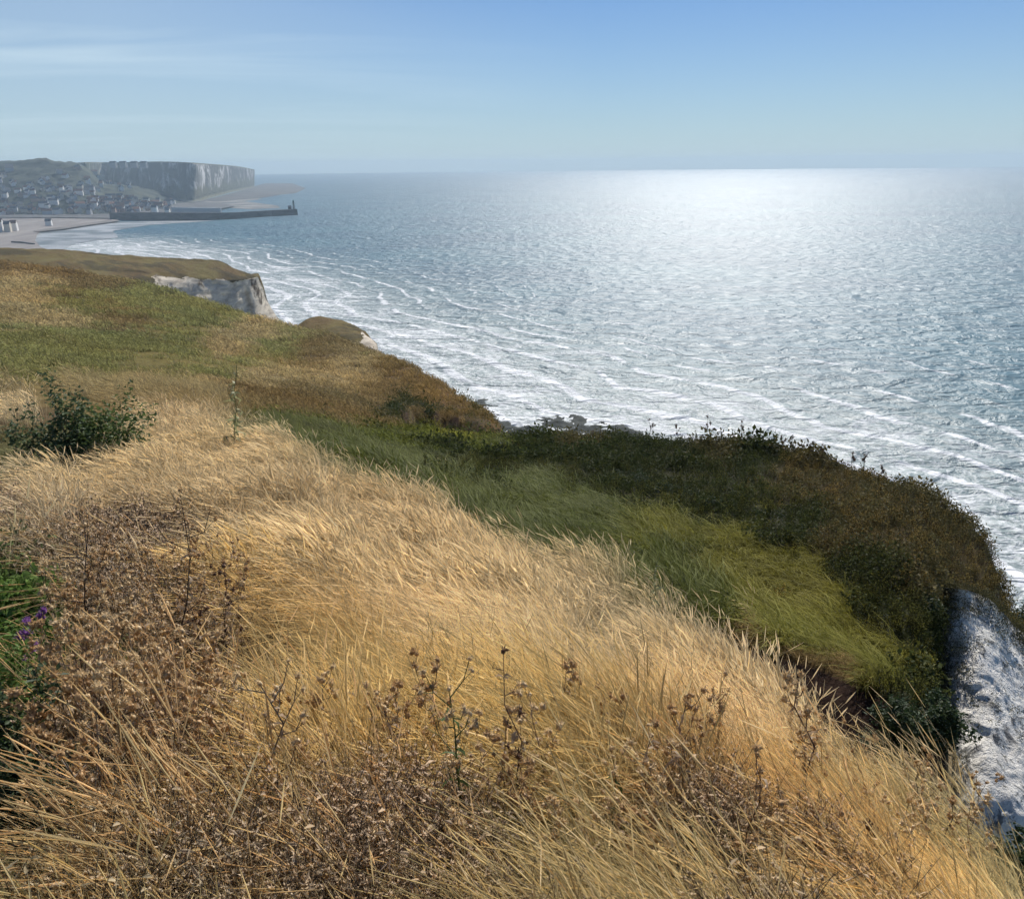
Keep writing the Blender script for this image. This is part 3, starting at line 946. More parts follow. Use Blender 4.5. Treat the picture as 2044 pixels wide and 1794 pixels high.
# brighter blocks along the quay and a row behind the beach
for X, Y, kd, w, lab in ((310,422,4,0,'tall white house on the quay at the foot of the old town'), (373 * .9,424,2,0,'narrow white house beside the jetty root'),
                         (392,0,0,0,None)):
    if lab:
        p = at_z(X, Y + 6, 3.0)
        put_house(p[0], p[1], 3, kd, w, 0, .1, lab, 'houses on the quay')
for i, (X, Y, kd, w) in enumerate(((-60,460,4,0),(-38,461,4,1),(-18,461,4,0),(0,461,4,0),(17,461,2,1),(30,459,2,0),(98,449,0,0))):
    p = at_z(X, Y, 3.0)
    put_house(p[0], p[1], 3, kd, w, i % 2, .25, ['pale seafront house in the terrace at the near end of the beach', 'small low white hut out on the shingle beach'][i > 5],
              ['terrace houses behind the beach', 'huts on the shingle'][i > 5])
# long block on the cliff top
for X, n in ((226, 1), (246, 1), (268, 1), (287, 1)):
    p = at(X, 328.5, 2560)
    put_house(p[0], p[1], p[2] - 5, 3, 3, 0, -.1, 'long grey building in the row along the far cliff top', 'row of buildings on the far cliff top')

# ---- jetty with its light tower
M_JET = m_noise('jetty_wall', (.055, .06, .06), (.12, .12, .115), (.05, .05, .2))


def wall_strip(name, pts, top, width, mat, parent=None, z0=-3):
    v, f = [], []
    for i, (x, y, zt) in enumerate(pts):
        a = pts[max(i - 1, 0)]; b_ = pts[min(i + 1, len(pts) - 1)]
        dx, dy = b_[0] - a[0], b_[1] - a[1]
        l = math.hypot(dx, dy); nx, ny = -dy / l * width / 2, dx / l * width / 2
        v += [(x - nx, y - ny, z0), (x + nx, y + ny, z0), (x + nx * .7, y + ny * .7, zt), (x - nx * .7, y - ny * .7, zt)]
        if i:
            k = 4 * i
            f += [(k - 4, k, k + 3, k - 1), (k - 3, k - 2, k + 2, k + 1), (k - 1, k + 3, k + 2, k - 2)]
    f += [(0, 3, 2, 1), (len(v) - 4, len(v) - 3, len(v) - 2, len(v) - 1)]
    return mesh_obj(name, v, f, mat, parent, smooth=False)


def j_at(X, Y, zt):
    p = at_z(X, Y, 0)
    return (p[0], p[1], zt)


jet = bpy.data.objects.new('jetty', None)
COL.objects.link(jet)
tag(jet, 'long dark stone jetty running out from the harbour into the bay', 'jetty')
wall_strip('wall', [j_at(225,439,13), j_at(292,440,14), j_at(370,440,13.5), j_at(438,438.5,12), j_at(475,436.5,11), j_at(506,434,11), j_at(540,431.5,10.5), j_at(592,429,11)], 11, 14, M_JET, jet)
wall_strip('walkway', [j_at(345,433,18), j_at(380,433,17), j_at(443,433,16)], 14, 6, M_WALLS[3], jet)
p = at_z(588, 429, 0)


def lathe(prof, n=12):
    v, f = [], []
    for i, (r, z) in enumerate(prof):
        for k in range(n):
            a = 2 * math.pi * k / n
            v.append((r * math.cos(a), r * math.sin(a), z))
    for i in range(len(prof) - 1):
        for k in range(n):
            k2 = (k + 1) % n
            f.append((i * n + k, i * n + k2, (i + 1) * n + k2, (i + 1) * n + k))
    f.append(tuple(range(n))[::-1]); f.append(tuple(range((len(prof) - 1) * n, len(prof) * n)))
    return v, f


lh = bpy.data.objects.new('lighthouse', None)
COL.objects.link(lh)
lh.location = (p[0], p[1], 10.6)
tag(lh, 'small harbour light tower standing on the end of the dark jetty', 'lighthouse')
v, f = lathe([(2.6, 0), (2.2, 5), (1.8, 12), (2.6, 12.3), (2.6, 12.8)])
mesh_obj('tower', v, f, plain('tower_paint', (.30, .32, .31)), lh)
v, f = lathe([(1.2, 12.8), (1.2, 15.2), (1.7, 15.3), (.3, 17.2), (.1, 19.5)])
mesh_obj('lantern', v, f, plain('lantern_metal', (.08, .14, .10)), lh)
p = at_z(580, 429, 0)
v, f, rv, rf = house_mesh(6, 5, 4, 2)
hut = mesh_obj('hut', v, f, M_JET, None, smooth=False)
hut.location = (p[0], p[1], 11)
tag(hut, 'small dark hut beside the light tower on the jetty', 'hut')
mesh_obj('roof', rv, rf, M_ROOFS[0], hut, smooth=False)
gy = wall_strip('groyne', [(*at_z(24, 484, 1.6)[:2], 3.2), (*at_z(44, 485, 1.6)[:2], 3.2), (*at_z(68, 488, 1.6)[:2], 2.8)], 3, 3.0, M_JET, None, 0)
tag(gy, 'low dark groyne lying across the shingle beach', 'groyne')

# dark wave-cut rocks awash at the cliff foot
M_WROCK = m_noise('wet_rock', (.02, .024, .02), (.065, .07, .06), (.15, .15, .15), bump=.8, rough=.9)


def rock_patch(pxs, seed):
    """an irregular low reef of broken rock inside a px outline"""
    c = np.array([at_z(x, y, 0)[:2] for x, y in pxs])
    cen = c.mean(0)
    g = np.linspace(-1, 1, 60)
    gx, gy_ = np.meshgrid(g, g, indexing='ij')
    ext = np.abs(c - cen).max(0) * 1.1
    x = cen[0] + gx * ext[0]; y = cen[1] + gy_ * ext[1]
    d = polyline_dist(np.stack([x.ravel(), y.ravel()], 1), np.vstack([c, c[:1]])).reshape(x.shape)
    inside = np.zeros(x.shape, bool)
    n = len(c)
    for i in range(n):
        a, b_ = c[i], c[(i + 1) % n]
        cond = (a[1] > y) != (b_[1] > y)
        with np.errstate(divide='ignore', invalid='ignore'):
            xi = (b_[0] - a[0]) * (y - a[1]) / (b_[1] - a[1]) + a[0]
        inside ^= cond & (x < xi)
    s_ = np.where(inside, d, -d)
    z = np.clip(s_ * .3, -2, .5) + 1.3 * fbm(x / 5 + seed, y / 5, oct=4) + .5 * fbm(x / 1.6, y / 1.6 + seed, oct=2) - .1
    o = mesh_obj('rock_reef', np.stack([x, y, z], -1).reshape(-1, 3), grid_faces(60, 60), M_WROCK)
    return tag(o, kind='structure')


rock_patch([(905,815),(960,795),(1010,830),(1030,850),(990,870),(950,850)], 1)
rock_patch([(1050,845),(1120,822),(1200,840),(1285,862),(1270,900),(1160,900),(1080,880)], 8)
rock_patch([(1010,855),(1060,850),(1080,880),(1020,885)], 12)


# ================================================================== VEGETATION
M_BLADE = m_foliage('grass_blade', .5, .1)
# weeds
M_LEAF = m_foliage('leaf', .3, .06)


class TB:
    """collects ribbons, leaves and tubes of one small plant"""
    def __init__(s):
        s.v, s.f, s.sh = [], [], []

    def ribbon(s, pts, ws, side, sh):
        n0 = len(s.v)
        for p, w, k in zip(pts, ws, sh):
            s.v += [tuple(p - side * w / 2), tuple(p + side * w / 2)]
            s.sh += [k, k]
        for i in range(len(pts) - 1):
            a = n0 + 2 * i
            s.f.append((a, a + 1, a + 3, a + 2))

    def leaf(s, p, d, n, ln, w, sh, curl=.3):
        d = d / np.linalg.norm(d)
        sd_ = np.cross(d, n); sd_ /= max(np.linalg.norm(sd_), 1e-6)
        n0 = len(s.v)
        for q_ in (p, p + d * ln * .45 - sd_ * w / 2, p + d * ln * .45 + sd_ * w / 2, p + d * ln + n * ln * -curl):
            s.v.append(tuple(q_)); s.sh.append(sh * (1 if q_ is not p else .85))
        s.f += [(n0, n0 + 1, n0 + 3), (n0, n0 + 3, n0 + 2)]

    def tube(s, pts, rs, sh=1.0, n=4):
        n0 = len(s.v)
        for i, (p, r) in enumerate(zip(pts, rs)):
            d = np.array(pts[min(i + 1, len(pts) - 1)]) - np.array(pts[max(i - 1, 0)])
            d = d / max(np.linalg.norm(d), 1e-9)
            a = np.cross(d, (0.3, .9, .1)); a /= np.linalg.norm(a); b_ = np.cross(d, a)
            for k in range(n):
                t_ = 2 * math.pi * k / n
                s.v.append(tuple(np.array(p) + r * (math.cos(t_) * a + math.sin(t_) * b_))); s.sh.append(sh)
        for i in range(len(pts) - 1):
            for k in range(n):
                k2 = (k + 1) % n
                s.f.append((n0 + i * n + k, n0 + i * n + k2, n0 + (i + 1) * n + k2, n0 + (i + 1) * n + k))

    def ball(s, c, r, sh=1.0, st=(1, 1, 1.25), jit=.25):
        n0 = len(s.v)
        P = [(0, 0, -1)] + [(math.cos(a + .5 * (z > 0)) * math.sqrt(1 - z * z), math.sin(a + .5 * (z > 0)) * math.sqrt(1 - z * z), z) for z in (-.35, .4) for a in np.linspace(0, 2 * math.pi, 6)[:5]] + [(0, 0, 1)]
        for p in P:
            k = r * (1 + RNG.uniform(-jit, jit))
            s.v.append((c[0] + p[0] * k * st[0], c[1] + p[1] * k * st[1], c[2] + p[2] * k * st[2])); s.sh.append(sh * RNG.uniform(.8, 1.15))
        for k in range(5):
            k2 = (k + 1) % 5
            s.f += [(n0, n0 + 1 + k2, n0 + 1 + k), (n0 + 1 + k, n0 + 1 + k2, n0 + 6 + k2, n0 + 6 + k), (n0 + 6 + k, n0 + 6 + k2, n0 + 11)]

    def obj(s, name, mat, parent=None, link=False, smooth=True):
        o = mesh_obj(name, s.v, s.f, mat, parent, smooth=smooth, link=link)
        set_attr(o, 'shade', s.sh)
        return o


def rnd_dir(zmin=-1):
    while True:
        v = RNG.normal(size=3)
        v /= np.linalg.norm(v)
        if v[2] >= zmin: return v


def grass_tuft(n, h, w, spread, lean, seed=True, bend=1.0, leafy=0.0, seedw=3.2):
    b = TB()
    for i in range(n):
        a = RNG.uniform(0, 2 * math.pi)
        p0 = np.array([math.cos(a), math.sin(a), 0]) * spread * math.sqrt(RNG.random())
        hh = h * RNG.uniform(.55, 1.12)
        # the sea wind bends the stems towards -x
        ld = np.array([-1.0, RNG.normal(0, .6), 0]) * lean * RNG.uniform(.1, 1.5) + np.array([RNG.normal(0, .12), RNG.normal(0, .12), 0])
        sa = RNG.uniform(0, math.pi)
        side = np.array([math.cos(sa), math.sin(sa), 0])
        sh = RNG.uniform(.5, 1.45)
        leaf = RNG.random() < leafy
        ts = np.linspace(0, 1, 5)
        pts = [p0 + np.array([0, 0, 1]) * hh * (t_ - .30 * bend * lean * t_ ** 3) + ld * hh * (.2 * t_ + .8 * t_ ** 2.6) for t_ in ts]
        ws = w * np.array([1.0, 1.0, .9, .75, .35]) * (1.5 if leaf else 1)
        b.ribbon(pts, ws, side, [sh * k for k in (.45, .65, .85, 1.02, 1.15)])  # roots darkened, tips lightened: shade between stems put into the colour
        if seed and not leaf and RNG.random() < .8:
            e = pts[-1]; d = pts[-1] - pts[-2]; d /= np.linalg.norm(d)
            d = d + np.array([-.25, 0, -.18]); d /= np.linalg.norm(d)
            L = h * RNG.uniform(.14, .3)
            q_ = [e - d * L * .35, e + d * L * .1, e + d * L * .55, e + d * L]
            sw = w * seedw * RNG.uniform(.7, 1.2)
            b.ribbon(q_, [sw * .3, sw, sw * .8, sw * .15], side, [sh * 1.35] * 4)
            b.ribbon(q_, [sw * .3, sw, sw * .8, sw * .15], np.cross(d, side), [sh * 1.25] * 4)
    return b


def leaf_clump(n, r, ls, zmin=-.3, flat=1.0, up=.35):
    b = TB()
    for i in range(n):
        d = rnd_dir(zmin)
        p = d * r * RNG.random() ** .4 * np.array([1, 1, flat]) + np.array([0, 0, r * .35])
        nrm = rnd_dir() + np.array([0, 0, .6]); nrm /= np.linalg.norm(nrm)
        dd = np.cross(nrm, rnd_dir()) + np.array([0, 0, up * RNG.random()])
        b.leaf(p, dd, nrm, ls * RNG.uniform(.6, 1.3), ls * RNG.uniform(.45, .8), RNG.uniform(.6, 1.35))
    return b


def weed_clump(n, h, w, heads=True):
    """dead thistle stand: thin branching stems, curled leaves, small seed heads"""
    b = TB()
    for i in range(n):
        a = RNG.uniform(0, 2 * math.pi)
        p0 = np.array([math.cos(a), math.sin(a), 0]) * .09 * math.sqrt(RNG.random())
        hh = h * RNG.uniform(.6, 1.1)
        ld = np.array([RNG.normal(-.1, .18), RNG.normal(0, .18), 0])
        P = [p0 + np.array([0, 0, hh * t_]) + ld * hh * t_ * t_ for t_ in np.linspace(0, 1, 5)]
        b.tube(P, [w, w * .9, w * .8, w * .6, w * .4], .34, 3)
        for k in range(7):
            t_ = RNG.uniform(.3, 1)
            p = p0 + np.array([0, 0, hh * t_]) + ld * hh * t_ * t_
            d = rnd_dir(-.2) * np.array([1, 1, .6])
            L = h * RNG.uniform(.05, .14)
            e = p + d * L + np.array([0, 0, L * .5])
            b.tube([p, e], [w * .5, w * .35], .7, 3)
            if heads and RNG.random() < .5:
                hs = RNG.uniform(.005, .009) * (w / .0022) ** .5
                b.ball(e, hs * .7, RNG.uniform(.7, 1.6), (1, 1, 1.5), .3)
                for _ in range(5): b.leaf(e, rnd_dir(-.1) + np.array([0, 0, .5]), rnd_dir(), hs * 2.2, hs * .6, RNG.uniform(1.2, 2.3), .1)
        for k in range(6):
            t_ = RNG.uniform(.3, .95)
            p = p0 + np.array([0, 0, hh * t_]) + ld * hh * t_ * t_
            b.leaf(p, rnd_dir(-.7), rnd_dir(), RNG.uniform(.022, .055), RNG.uniform(.005, .012) * (w / .0022) ** .5, RNG.uniform(.5, 2.1), RNG.uniform(-.6, .6))
    return b


V = {
 'blond_a': [grass_tuft(16, .58, .0020, .045, .55, leafy=.05, seedw=3.0) for _ in range(4)],
 'blond_b': [grass_tuft(15, .56, .0042, .07, .55, leafy=.05, seedw=2.7) for _ in range(4)],
 'green_a': [grass_tuft(16, .38, .0055, .10, .85, seed=False, bend=1.4) for _ in range(3)],
 'green_b': [grass_tuft(16, .36, .012, .16, .85, seed=False, bend=1.4) for _ in range(3)],
 'short_b': [grass_tuft(14, .26, .013, .22, .6, seed=True, seedw=1.6) for _ in range(3)],
 'short_c': [grass_tuft(12, .34, .035, .45, .5, seed=True, seedw=1.5) for _ in range(3)],
 'mix_a': [grass_tuft(20, .24, .0021, .08, .55, seed=True, leafy=.4) for _ in range(3)],
 'weed_a': [weed_clump(4, .50, .0022) for _ in range(4)],
 'weed_b': [weed_clump(5, .40, .005) for _ in range(3)],
 'leaf_a': [leaf_clump(46, .12, .038) for _ in range(3)],
 'leaf_b': [leaf_clump(60, .24, .045) for _ in range(4)],
 'leaf_c': [leaf_clump(34, .5, .14) for _ in range(3)],
}
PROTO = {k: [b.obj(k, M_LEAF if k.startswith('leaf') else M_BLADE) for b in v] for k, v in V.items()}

#  species by kind: near / middle / far form; (form, share)
FORM = {
 'B': ('blond_a', 'blond_b', 'short_c'), 'B2': ('blond_a', 'blond_b', 'short_c'), 'T': ('weed_a', 'weed_b', 'short_b'), 'M': ('mix_a', 'green_b', 'short_b'),
 'K': ('leaf_a', 'leaf_b', 'leaf_c'), 'G': ('green_a', 'green_b', 'short_c'), 'G2': ('green_a', 'green_b', 'short_c'),
 'O': ('short_b', 'short_b', 'short_c'), 'N': ('short_b', 'short_b', 'short_c'), 'N2': ('short_b', 'short_b', 'short_c'), 'L': ('blond_b', 'blond_b', 'short_c'),
 'D': ('leaf_a', 'leaf_b', 'leaf_c'), 'R': ('weed_b', 'leaf_b', 'leaf_c'),
}


def scatter(n, rmin, rmax, power):
    """random points on the slope, thinner with distance; returns points, cell indices"""
    q_ = LAND
    a = np.linalg.norm(np.cross(q_[1:, :-1] - q_[:-1, :-1], q_[:-1, 1:] - q_[:-1, :-1]), axis=2)
    c_ = (q_[1:, 1:] + q_[:-1, :-1]) / 2
    r = np.hypot(c_[..., 0], c_[..., 1])
    X, Y = project(c_.reshape(-1, 3)); X = X.reshape(r.shape); Y = Y.reshape(r.shape)
    v = np.broadcast_to((VS[:-1] + VS[1:]) / 2, r.shape)
    w = a * np.minimum(r, 400) ** -power
    w = w * ((r > rmin) & (r < rmax) & (v > .3) & (v < 13.05) & (X > -420) & (X < 2420) & (Y < 2500) & (Y > 400))
    w = w * ~((v > 3.3) & (v < 5.0) & (X > 1450) & (X < 1900))          # bare scarp
    w = w * ~((v > 4.3) & (v < 7.9) & (X > 1885))                         # gully
    w = w * ~((v > 10.12) & (X > 1000))                                   # cliff beyond the ridge
    w = w * (1 - LIP_BARE[:-1, :-1])
    w = w.ravel() / w.sum()
    idx = RNG.choice(len(w), n, p=w)
    i, j = idx // r.shape[1], idx % r.shape[1]
    s_, t_ = RNG.random(n)[:, None], RNG.random(n)[:, None]
    P = (q_[i, j] * (1 - s_) + q_[i + 1, j] * s_) * (1 - t_) + (q_[i, j + 1] * (1 - s_) + q_[i + 1, j + 1] * s_) * t_
    rr2 = np.hypot(P[:, 0], P[:, 1])
    k = .35 + .10 * rr2
    cl = fbm(P[:, 0] / k.clip(.4, 5), P[:, 1] / k.clip(.4, 5), oct=3)
    return P, cl + RNG.normal(0, .2, n) > -.12


def gn_instances(name, protos, P, rot, scl, tint, mat_label):
    me_ = bpy.data.meshes.new(name)
    me_.vertices.add(len(P))
    me_.vertices.foreach_set('co', np.asarray(P, np.float32).ravel())
    o = bpy.data.objects.new(name, me_)
    COL.objects.link(o)
    set_attr(o, 'rot', rot, 'FLOAT_VECTOR'); set_attr(o, 'scl', scl); set_attr(o, 'tint', np.concatenate([tint, np.ones((len(P), 1))], 1), 'FLOAT_COLOR')
    set_attr(o, 'pick', RNG.integers(0, len(protos), len(P)).astype(float))
    ng = bpy.data.node_groups.new(name, 'GeometryNodeTree')
    ng.interface.new_socket('Geometry', in_out='INPUT', socket_type='NodeSocketGeometry')
    ng.interface.new_socket('Geometry', in_out='OUTPUT', socket_type='NodeSocketGeometry')
    gi, go = ng.nodes.new('NodeGroupInput'), ng.nodes.new('NodeGroupOutput')
    jn = ng.nodes.new('GeometryNodeJoinGeometry')

    def na(nm, ty):
        n_ = ng.nodes.new('GeometryNodeInputNamedAttribute'); n_.data_type = ty; n_.inputs['Name'].default_value = nm
        return n_.outputs['Attribute']
    e2r = ng.nodes.new('FunctionNodeEulerToRotation')
    ng.links.new(na('rot', 'FLOAT_VECTOR'), e2r.inputs[0])
    sc = na('scl', 'FLOAT'); pk = na('pick', 'FLOAT')
    for k, pr in enumerate(protos):
        oi = ng.nodes.new('GeometryNodeObjectInfo'); oi.inputs['Object'].default_value = pr
        cp = ng.nodes.new('FunctionNodeCompare'); cp.data_type = 'FLOAT'; cp.operation = 'EQUAL'
        ng.links.new(pk, cp.inputs[0]); cp.inputs[1].default_value = float(k); cp.inputs['Epsilon'].default_value = .1
        ip = ng.nodes.new('GeometryNodeInstanceOnPoints')
        ng.links.new(gi.outputs[0], ip.inputs['Points']); ng.links.new(cp.outputs[0], ip.inputs['Selection'])
        ng.links.new(oi.outputs['Geometry'], ip.inputs['Instance']); ng.links.new(e2r.outputs[0], ip.inputs['Rotation'])
        ng.links.new(sc, ip.inputs['Scale'])
        ng.links.new(ip.outputs[0], jn.inputs[0])
    ng.links.new(jn.outputs[0], go.inputs[0])
    md = o.modifiers.new('scatter', 'NODES'); md.node_group = ng
    return tag(o, kind='stuff')


P1 = scatter(36000, 1.15, 7.5, 1.35)
P2 = scatter(66000, 6.0, 34, 1.75)
P3 = scatter(62000, 26, 300, 1.75)
STORE = {}
DENS = {'T': .62, 'K': .8, 'M': .8, 'D': .45, 'R': .5}
for band, (P, CLUMP) in ((0, P1), (1, P2), (2, P3)):
    W = zone_w(P)
    W2 = W ** 1.3; W2 /= W2.sum(1, keepdims=True)
    u = RNG.random(len(P))[:, None]
    kind = (u > np.cumsum(W2, 1)).sum(1).clip(0, len(KINDS) - 1)
    patch = 1 + .22 * fbm(P[:, 0] / (.8 + band * 3), P[:, 1] / (.8 + band * 3), oct=3)
    warm = .10 * fbm(P[:, 0] / (1.7 + band * 5) + 40, P[:, 1] / (1.7 + band * 5), oct=2)
    mixc = .65 * FT[kind] + .35 * (W @ FT)
    tint = mixc * (patch * RNG.uniform(.82, 1.18, len(P)))[:, None] * np.stack([1 + warm, np.ones(len(P)), 1 - warm], 1)
    tint = np.clip(tint, .01, .85)
    for ki, k in enumerate(KINDS):
        m = (kind == ki) & (RNG.random(len(P)) < DENS.get(k, 1))
        if k not in ('D', 'R', 'K', 'G', 'G2'): m &= CLUMP
        if not m.any(): continue
        f_ = FORM[k][band]
        STORE.setdefault(f_, []).append((P[m], tint[m], k, band))
        if k in 'T' and band == 0:      # dry grass threads through the thistles
            m2 = (kind == ki) & CLUMP & (RNG.random(len(P)) < .17)
            STORE.setdefault('blond_a', []).append((P[m2] + RNG.normal(0, .08, (m2.sum(), 3)) * (1, 1, 0), tint[m2] * (1.1, .98, .72), k, band))
        if k in ('D', 'R') and band == 1:
            m2 = m & (RNG.random(len(P)) < .3)
            STORE.setdefault('weed_b', []).append((P[m2], tint[m2] * (1.7, 1.4, 1.1), k, band))
NAMES = {'blond': 'dry_grass', 'green': 'green_grass', 'short': 'short_grass', 'mix': 'low_grass', 'weed': 'dead_thistles', 'leaf': 'brambles'}
for f_, lst in STORE.items():
    P = np.concatenate([a[0] for a in lst]); T_ = np.concatenate([a[1] for a in lst])
    n = len(P)
    sc = RNG.uniform(.75, 1.25, n)
    r = np.hypot(P[:, 0], P[:, 1])
    if f_ in ('short_c', 'leaf_c'): sc *= np.clip(r / 70, .7, 2.6)
    if f_ == 'short_b': sc *= np.clip(r / 26, .6, 1.5)
    if f_ in ('leaf_b', 'leaf_c'): sc *= RNG.uniform(.5, 1.5, n) * (.85 + .7 * fbm(P[:, 0] / 1.5, P[:, 1] / 1.5, oct=2)).clip(.35, 1.25)
    yaw = RNG.normal(0, .5, n)
    yaw += .8 * fbm(P[:, 0] / 1.6, P[:, 1] / 1.6, oct=2)
    if f_.startswith(('leaf', 'weed')): yaw = RNG.uniform(0, 6.28, n)
    if f_.startswith('mix'): yaw = RNG.normal(0, 1.3, n)
    rot = np.stack([RNG.normal(0, .1, n), RNG.normal(0, .1, n), yaw], 1)
    sc *= 1 + .38 * fbm(P[:, 0] / .9 + 70, P[:, 1] / .9, oct=2)
    if f_.startswith('weed'): sc = np.clip(sc, .5, 1.15)
    sc *= np.clip(.5 + .25 * r, .6, 1)
    P = P.copy(); P[:, 2] -= .02
    gn_instances(NAMES[f_.split('_')[0]], PROTO[f_], P, rot, sc, T_, None)


CR = chalk_pts[(RNG.random(len(chalk_pts)) < chalk_w)]
gn_instances('chalk_rim_plants', PROTO['leaf_b'], CR, np.stack([np.zeros(len(CR)), np.zeros(len(CR)), RNG.uniform(0, 6, len(CR))], 1), RNG.uniform(.25, .8, len(CR)),
             np.array([[.085, .08, .035]]) * RNG.uniform(.6, 1.6, (len(CR), 1)), None)
# ---- plants that stand out one by one
LAND_F = LAND[:, :, :].reshape(-1, 3)
LX, LY = project(LAND_F)
LR = np.hypot(LAND_F[:, 0], LAND_F[:, 1])
LV = np.tile(VS, len(us))


def ground_at(X, Y, vmin=.5, vmax=3.3):
    m = (LV > vmin) & (LV < vmax)
    i = np.argmin(np.where(m, (LX - X) ** 2 + (LY - Y) ** 2, 1e12))
    return LAND_F[i]


MP = {
 'grey_stem': m_plant('grey_stem', (.24, .19, .145)), 'brown_stem': m_plant('brown_stem', (.17, .11, .08)), 'tan_stem': m_plant('tan_stem', (.36, .26, .15)),
 'dark_stem': m_plant('dark_stem', (.06, .04, .035)), 'green_stem': m_plant('green_stem', (.13, .16, .06)),
 'cream_head': m_plant('cream_head', (.74, .55, .31), .3, .35, 90), 'brown_head': m_plant('brown_head', (.17, .095, .055), .2, .35, 90), 'tan_head': m_plant('tan_head', (.55, .36, .18), .3, .35, 90),
 'dry_leaf': m_plant('dry_leaf', (.42, .30, .19), .35), 'green_leaf': m_plant('green_leaf', (.11, .16, .05), .35), 'dark_leaf': m_plant('dark_leaf', (.045, .07, .025), .25),
 'mid_leaf': m_plant('mid_leaf', (.095, .135, .06), .35), 'leafy': m_plant('leafy', (.13, .21, .045), .4), 'bright_leaf': m_plant('bright_leaf', (.24, .36, .06), .4), 'purple': m_plant('purple', (.30, .13, .36), .35), 'pale_leaf': m_plant('pale_leaf', (.36, .36, .18), .35),
}


def head_mesh(kind):
    b = TB()
    if kind == 'purple':
        b.ball((0, 0, 0), .008, 1, (1, 1, 1.2))
        for i in range(26):
            d = rnd_dir(.05); b.leaf(np.array([0, 0, .004]), d, rnd_dir(), .022, .005, 1, 0)
    else:
        b.ball((0, 0, 0), .009, 1, (1, 1, 1.25), .15)
        for i in range(12):
            d = rnd_dir(-.2); b.leaf(np.array([0, 0, .004]) + d * .004, d + np.array([0, 0, .5]), rnd_dir(), RNG.uniform(.012, .02), .006, 1, .2)
    return b.obj(kind, MP[kind]).data


def leaf_mesh(kind, ln, w):
    b = TB()
    pts = [np.array([0, 0, 0.]), np.array([ln * .35, RNG.normal(0, ln * .08), ln * .12]), np.array([ln * .7, RNG.normal(0, ln * .15), -ln * .02]), np.array([ln * .92, RNG.normal(0, ln * .2), -ln * .3])]
    b.ribbon(pts, [w * .35, w, w * .75, w * .1], np.array([0, .85, .5]), [1] * 4)
    return b.obj(kind, MP[kind]).data


HEADS = {k: [head_mesh(k) for _ in range(3)] for k in ('cream_head', 'brown_head', 'tan_head', 'purple')}
LEAVES = {k: [leaf_mesh(k, .07, .018) for _ in range(3)] for k in ('dry_leaf', 'green_leaf', 'dark_leaf', 'bright_leaf', 'pale_leaf')}


def add_child(name, data, parent, loc, rot, sc):
    o = bpy.data.objects.new(name, data)
    COL.objects.link(o)
    o.parent = parent
    o.location = loc; o.rotation_euler = rot; o.scale = (sc,) * 3
    return o


def stalk_plant(name, base, top, label, group=None, cat='dried plant', stem='grey_stem', head='tan_head', leaf='dry_leaf',
                nb=8, nh=12, nl=12, w=.004, spread=.11, hsc=1.0, lsc=1.0, topheavy=.45, fork=False):
    base = np.array(base); v = np.array(top) - base
    H = np.linalg.norm(v)
    root = bpy.data.objects.new(name, None)
    COL.objects.link(root)
    root.location = base
    tag(root, label, cat, group)
    b = TB()
    wob = RNG.normal(0, .035, (6, 3)) * H * np.array([1, 1, .2]); wob[0] = 0; wob[-1] = 0
    P = [v * t_ + wob[i] * .6 + np.array([RNG.normal(0, .01), 0, 0]) for i, t_ in enumerate(np.linspace(0, 1, 6))]
    b.tube(P, list(np.linspace(w, w * .35, 6)), 1, 5)
    ends = [P[-1]]
    for k in range(nb):
        t_ = topheavy + (1 - topheavy) * (k + .5) / nb * .97
        i = min(int(t_ * 5), 4); f_ = t_ * 5 - i
        p = P[i] * (1 - f_) + P[i + 1] * f_
        d = rnd_dir(-.1) * np.array([1, 1, .4]); d /= np.linalg.norm(d)
        L = H * spread * RNG.uniform(.6, 1.7) * (1.6 if fork else 1)
        m = p + d * L * .6 + np.array([0, 0, L * .25]); e = p + d * L * .9 + np.array([0, 0, L * .85])
        b.tube([p, m, e], [w * .45, w * .35, w * .25], .95, 4)
        ends.append(e)
        if L > .06:
            e2 = m + rnd_dir(0) * L * .4
            b.tube([m, e2], [w * .3, w * .2], .95, 3); ends.append(e2)
    b.obj('stem', MP[stem], root, link=True)
    for k in range(nh):
        e = ends[k % len(ends)] if k < len(ends) else ends[RNG.integers(len(ends))] + RNG.normal(0, .012, 3)
        add_child('flower' if head == 'purple' else 'seed_head', HEADS[head][k % 3], root, e, (RNG.normal(0, .5), RNG.normal(0, .5), RNG.uniform(0, 6)), hsc * RNG.uniform(.75, 1.35))
    for k in range(nl):
        t_ = RNG.uniform(.08, .96)
        i = min(int(t_ * 5), 4); f_ = t_ * 5 - i
        p = P[i] * (1 - f_) + P[i + 1] * f_
        add_child('leaf', LEAVES[leaf][k % 3], root, p, (RNG.normal(0, .6), RNG.uniform(-.7, 1.2), RNG.uniform(0, 6.28)), lsc * RNG.uniform(.5, 1.2) * (1.25 - .5 * t_))
    return root


def between(Xb, Yb, Xt, Yt, lean=0.0):
    g = ground_at(Xb, Yb)
    r = math.hypot(g[0], g[1]) - lean
    return g, at(Xt, Yt, r)


def px_plant(Xb, Yb, Xt, Yt, label, **kw):
    g, tp = between(Xb, Yb, Xt, Yt)
    return stalk_plant(kw.pop('name', 'dried_thistle'), g, tp, label, **kw)


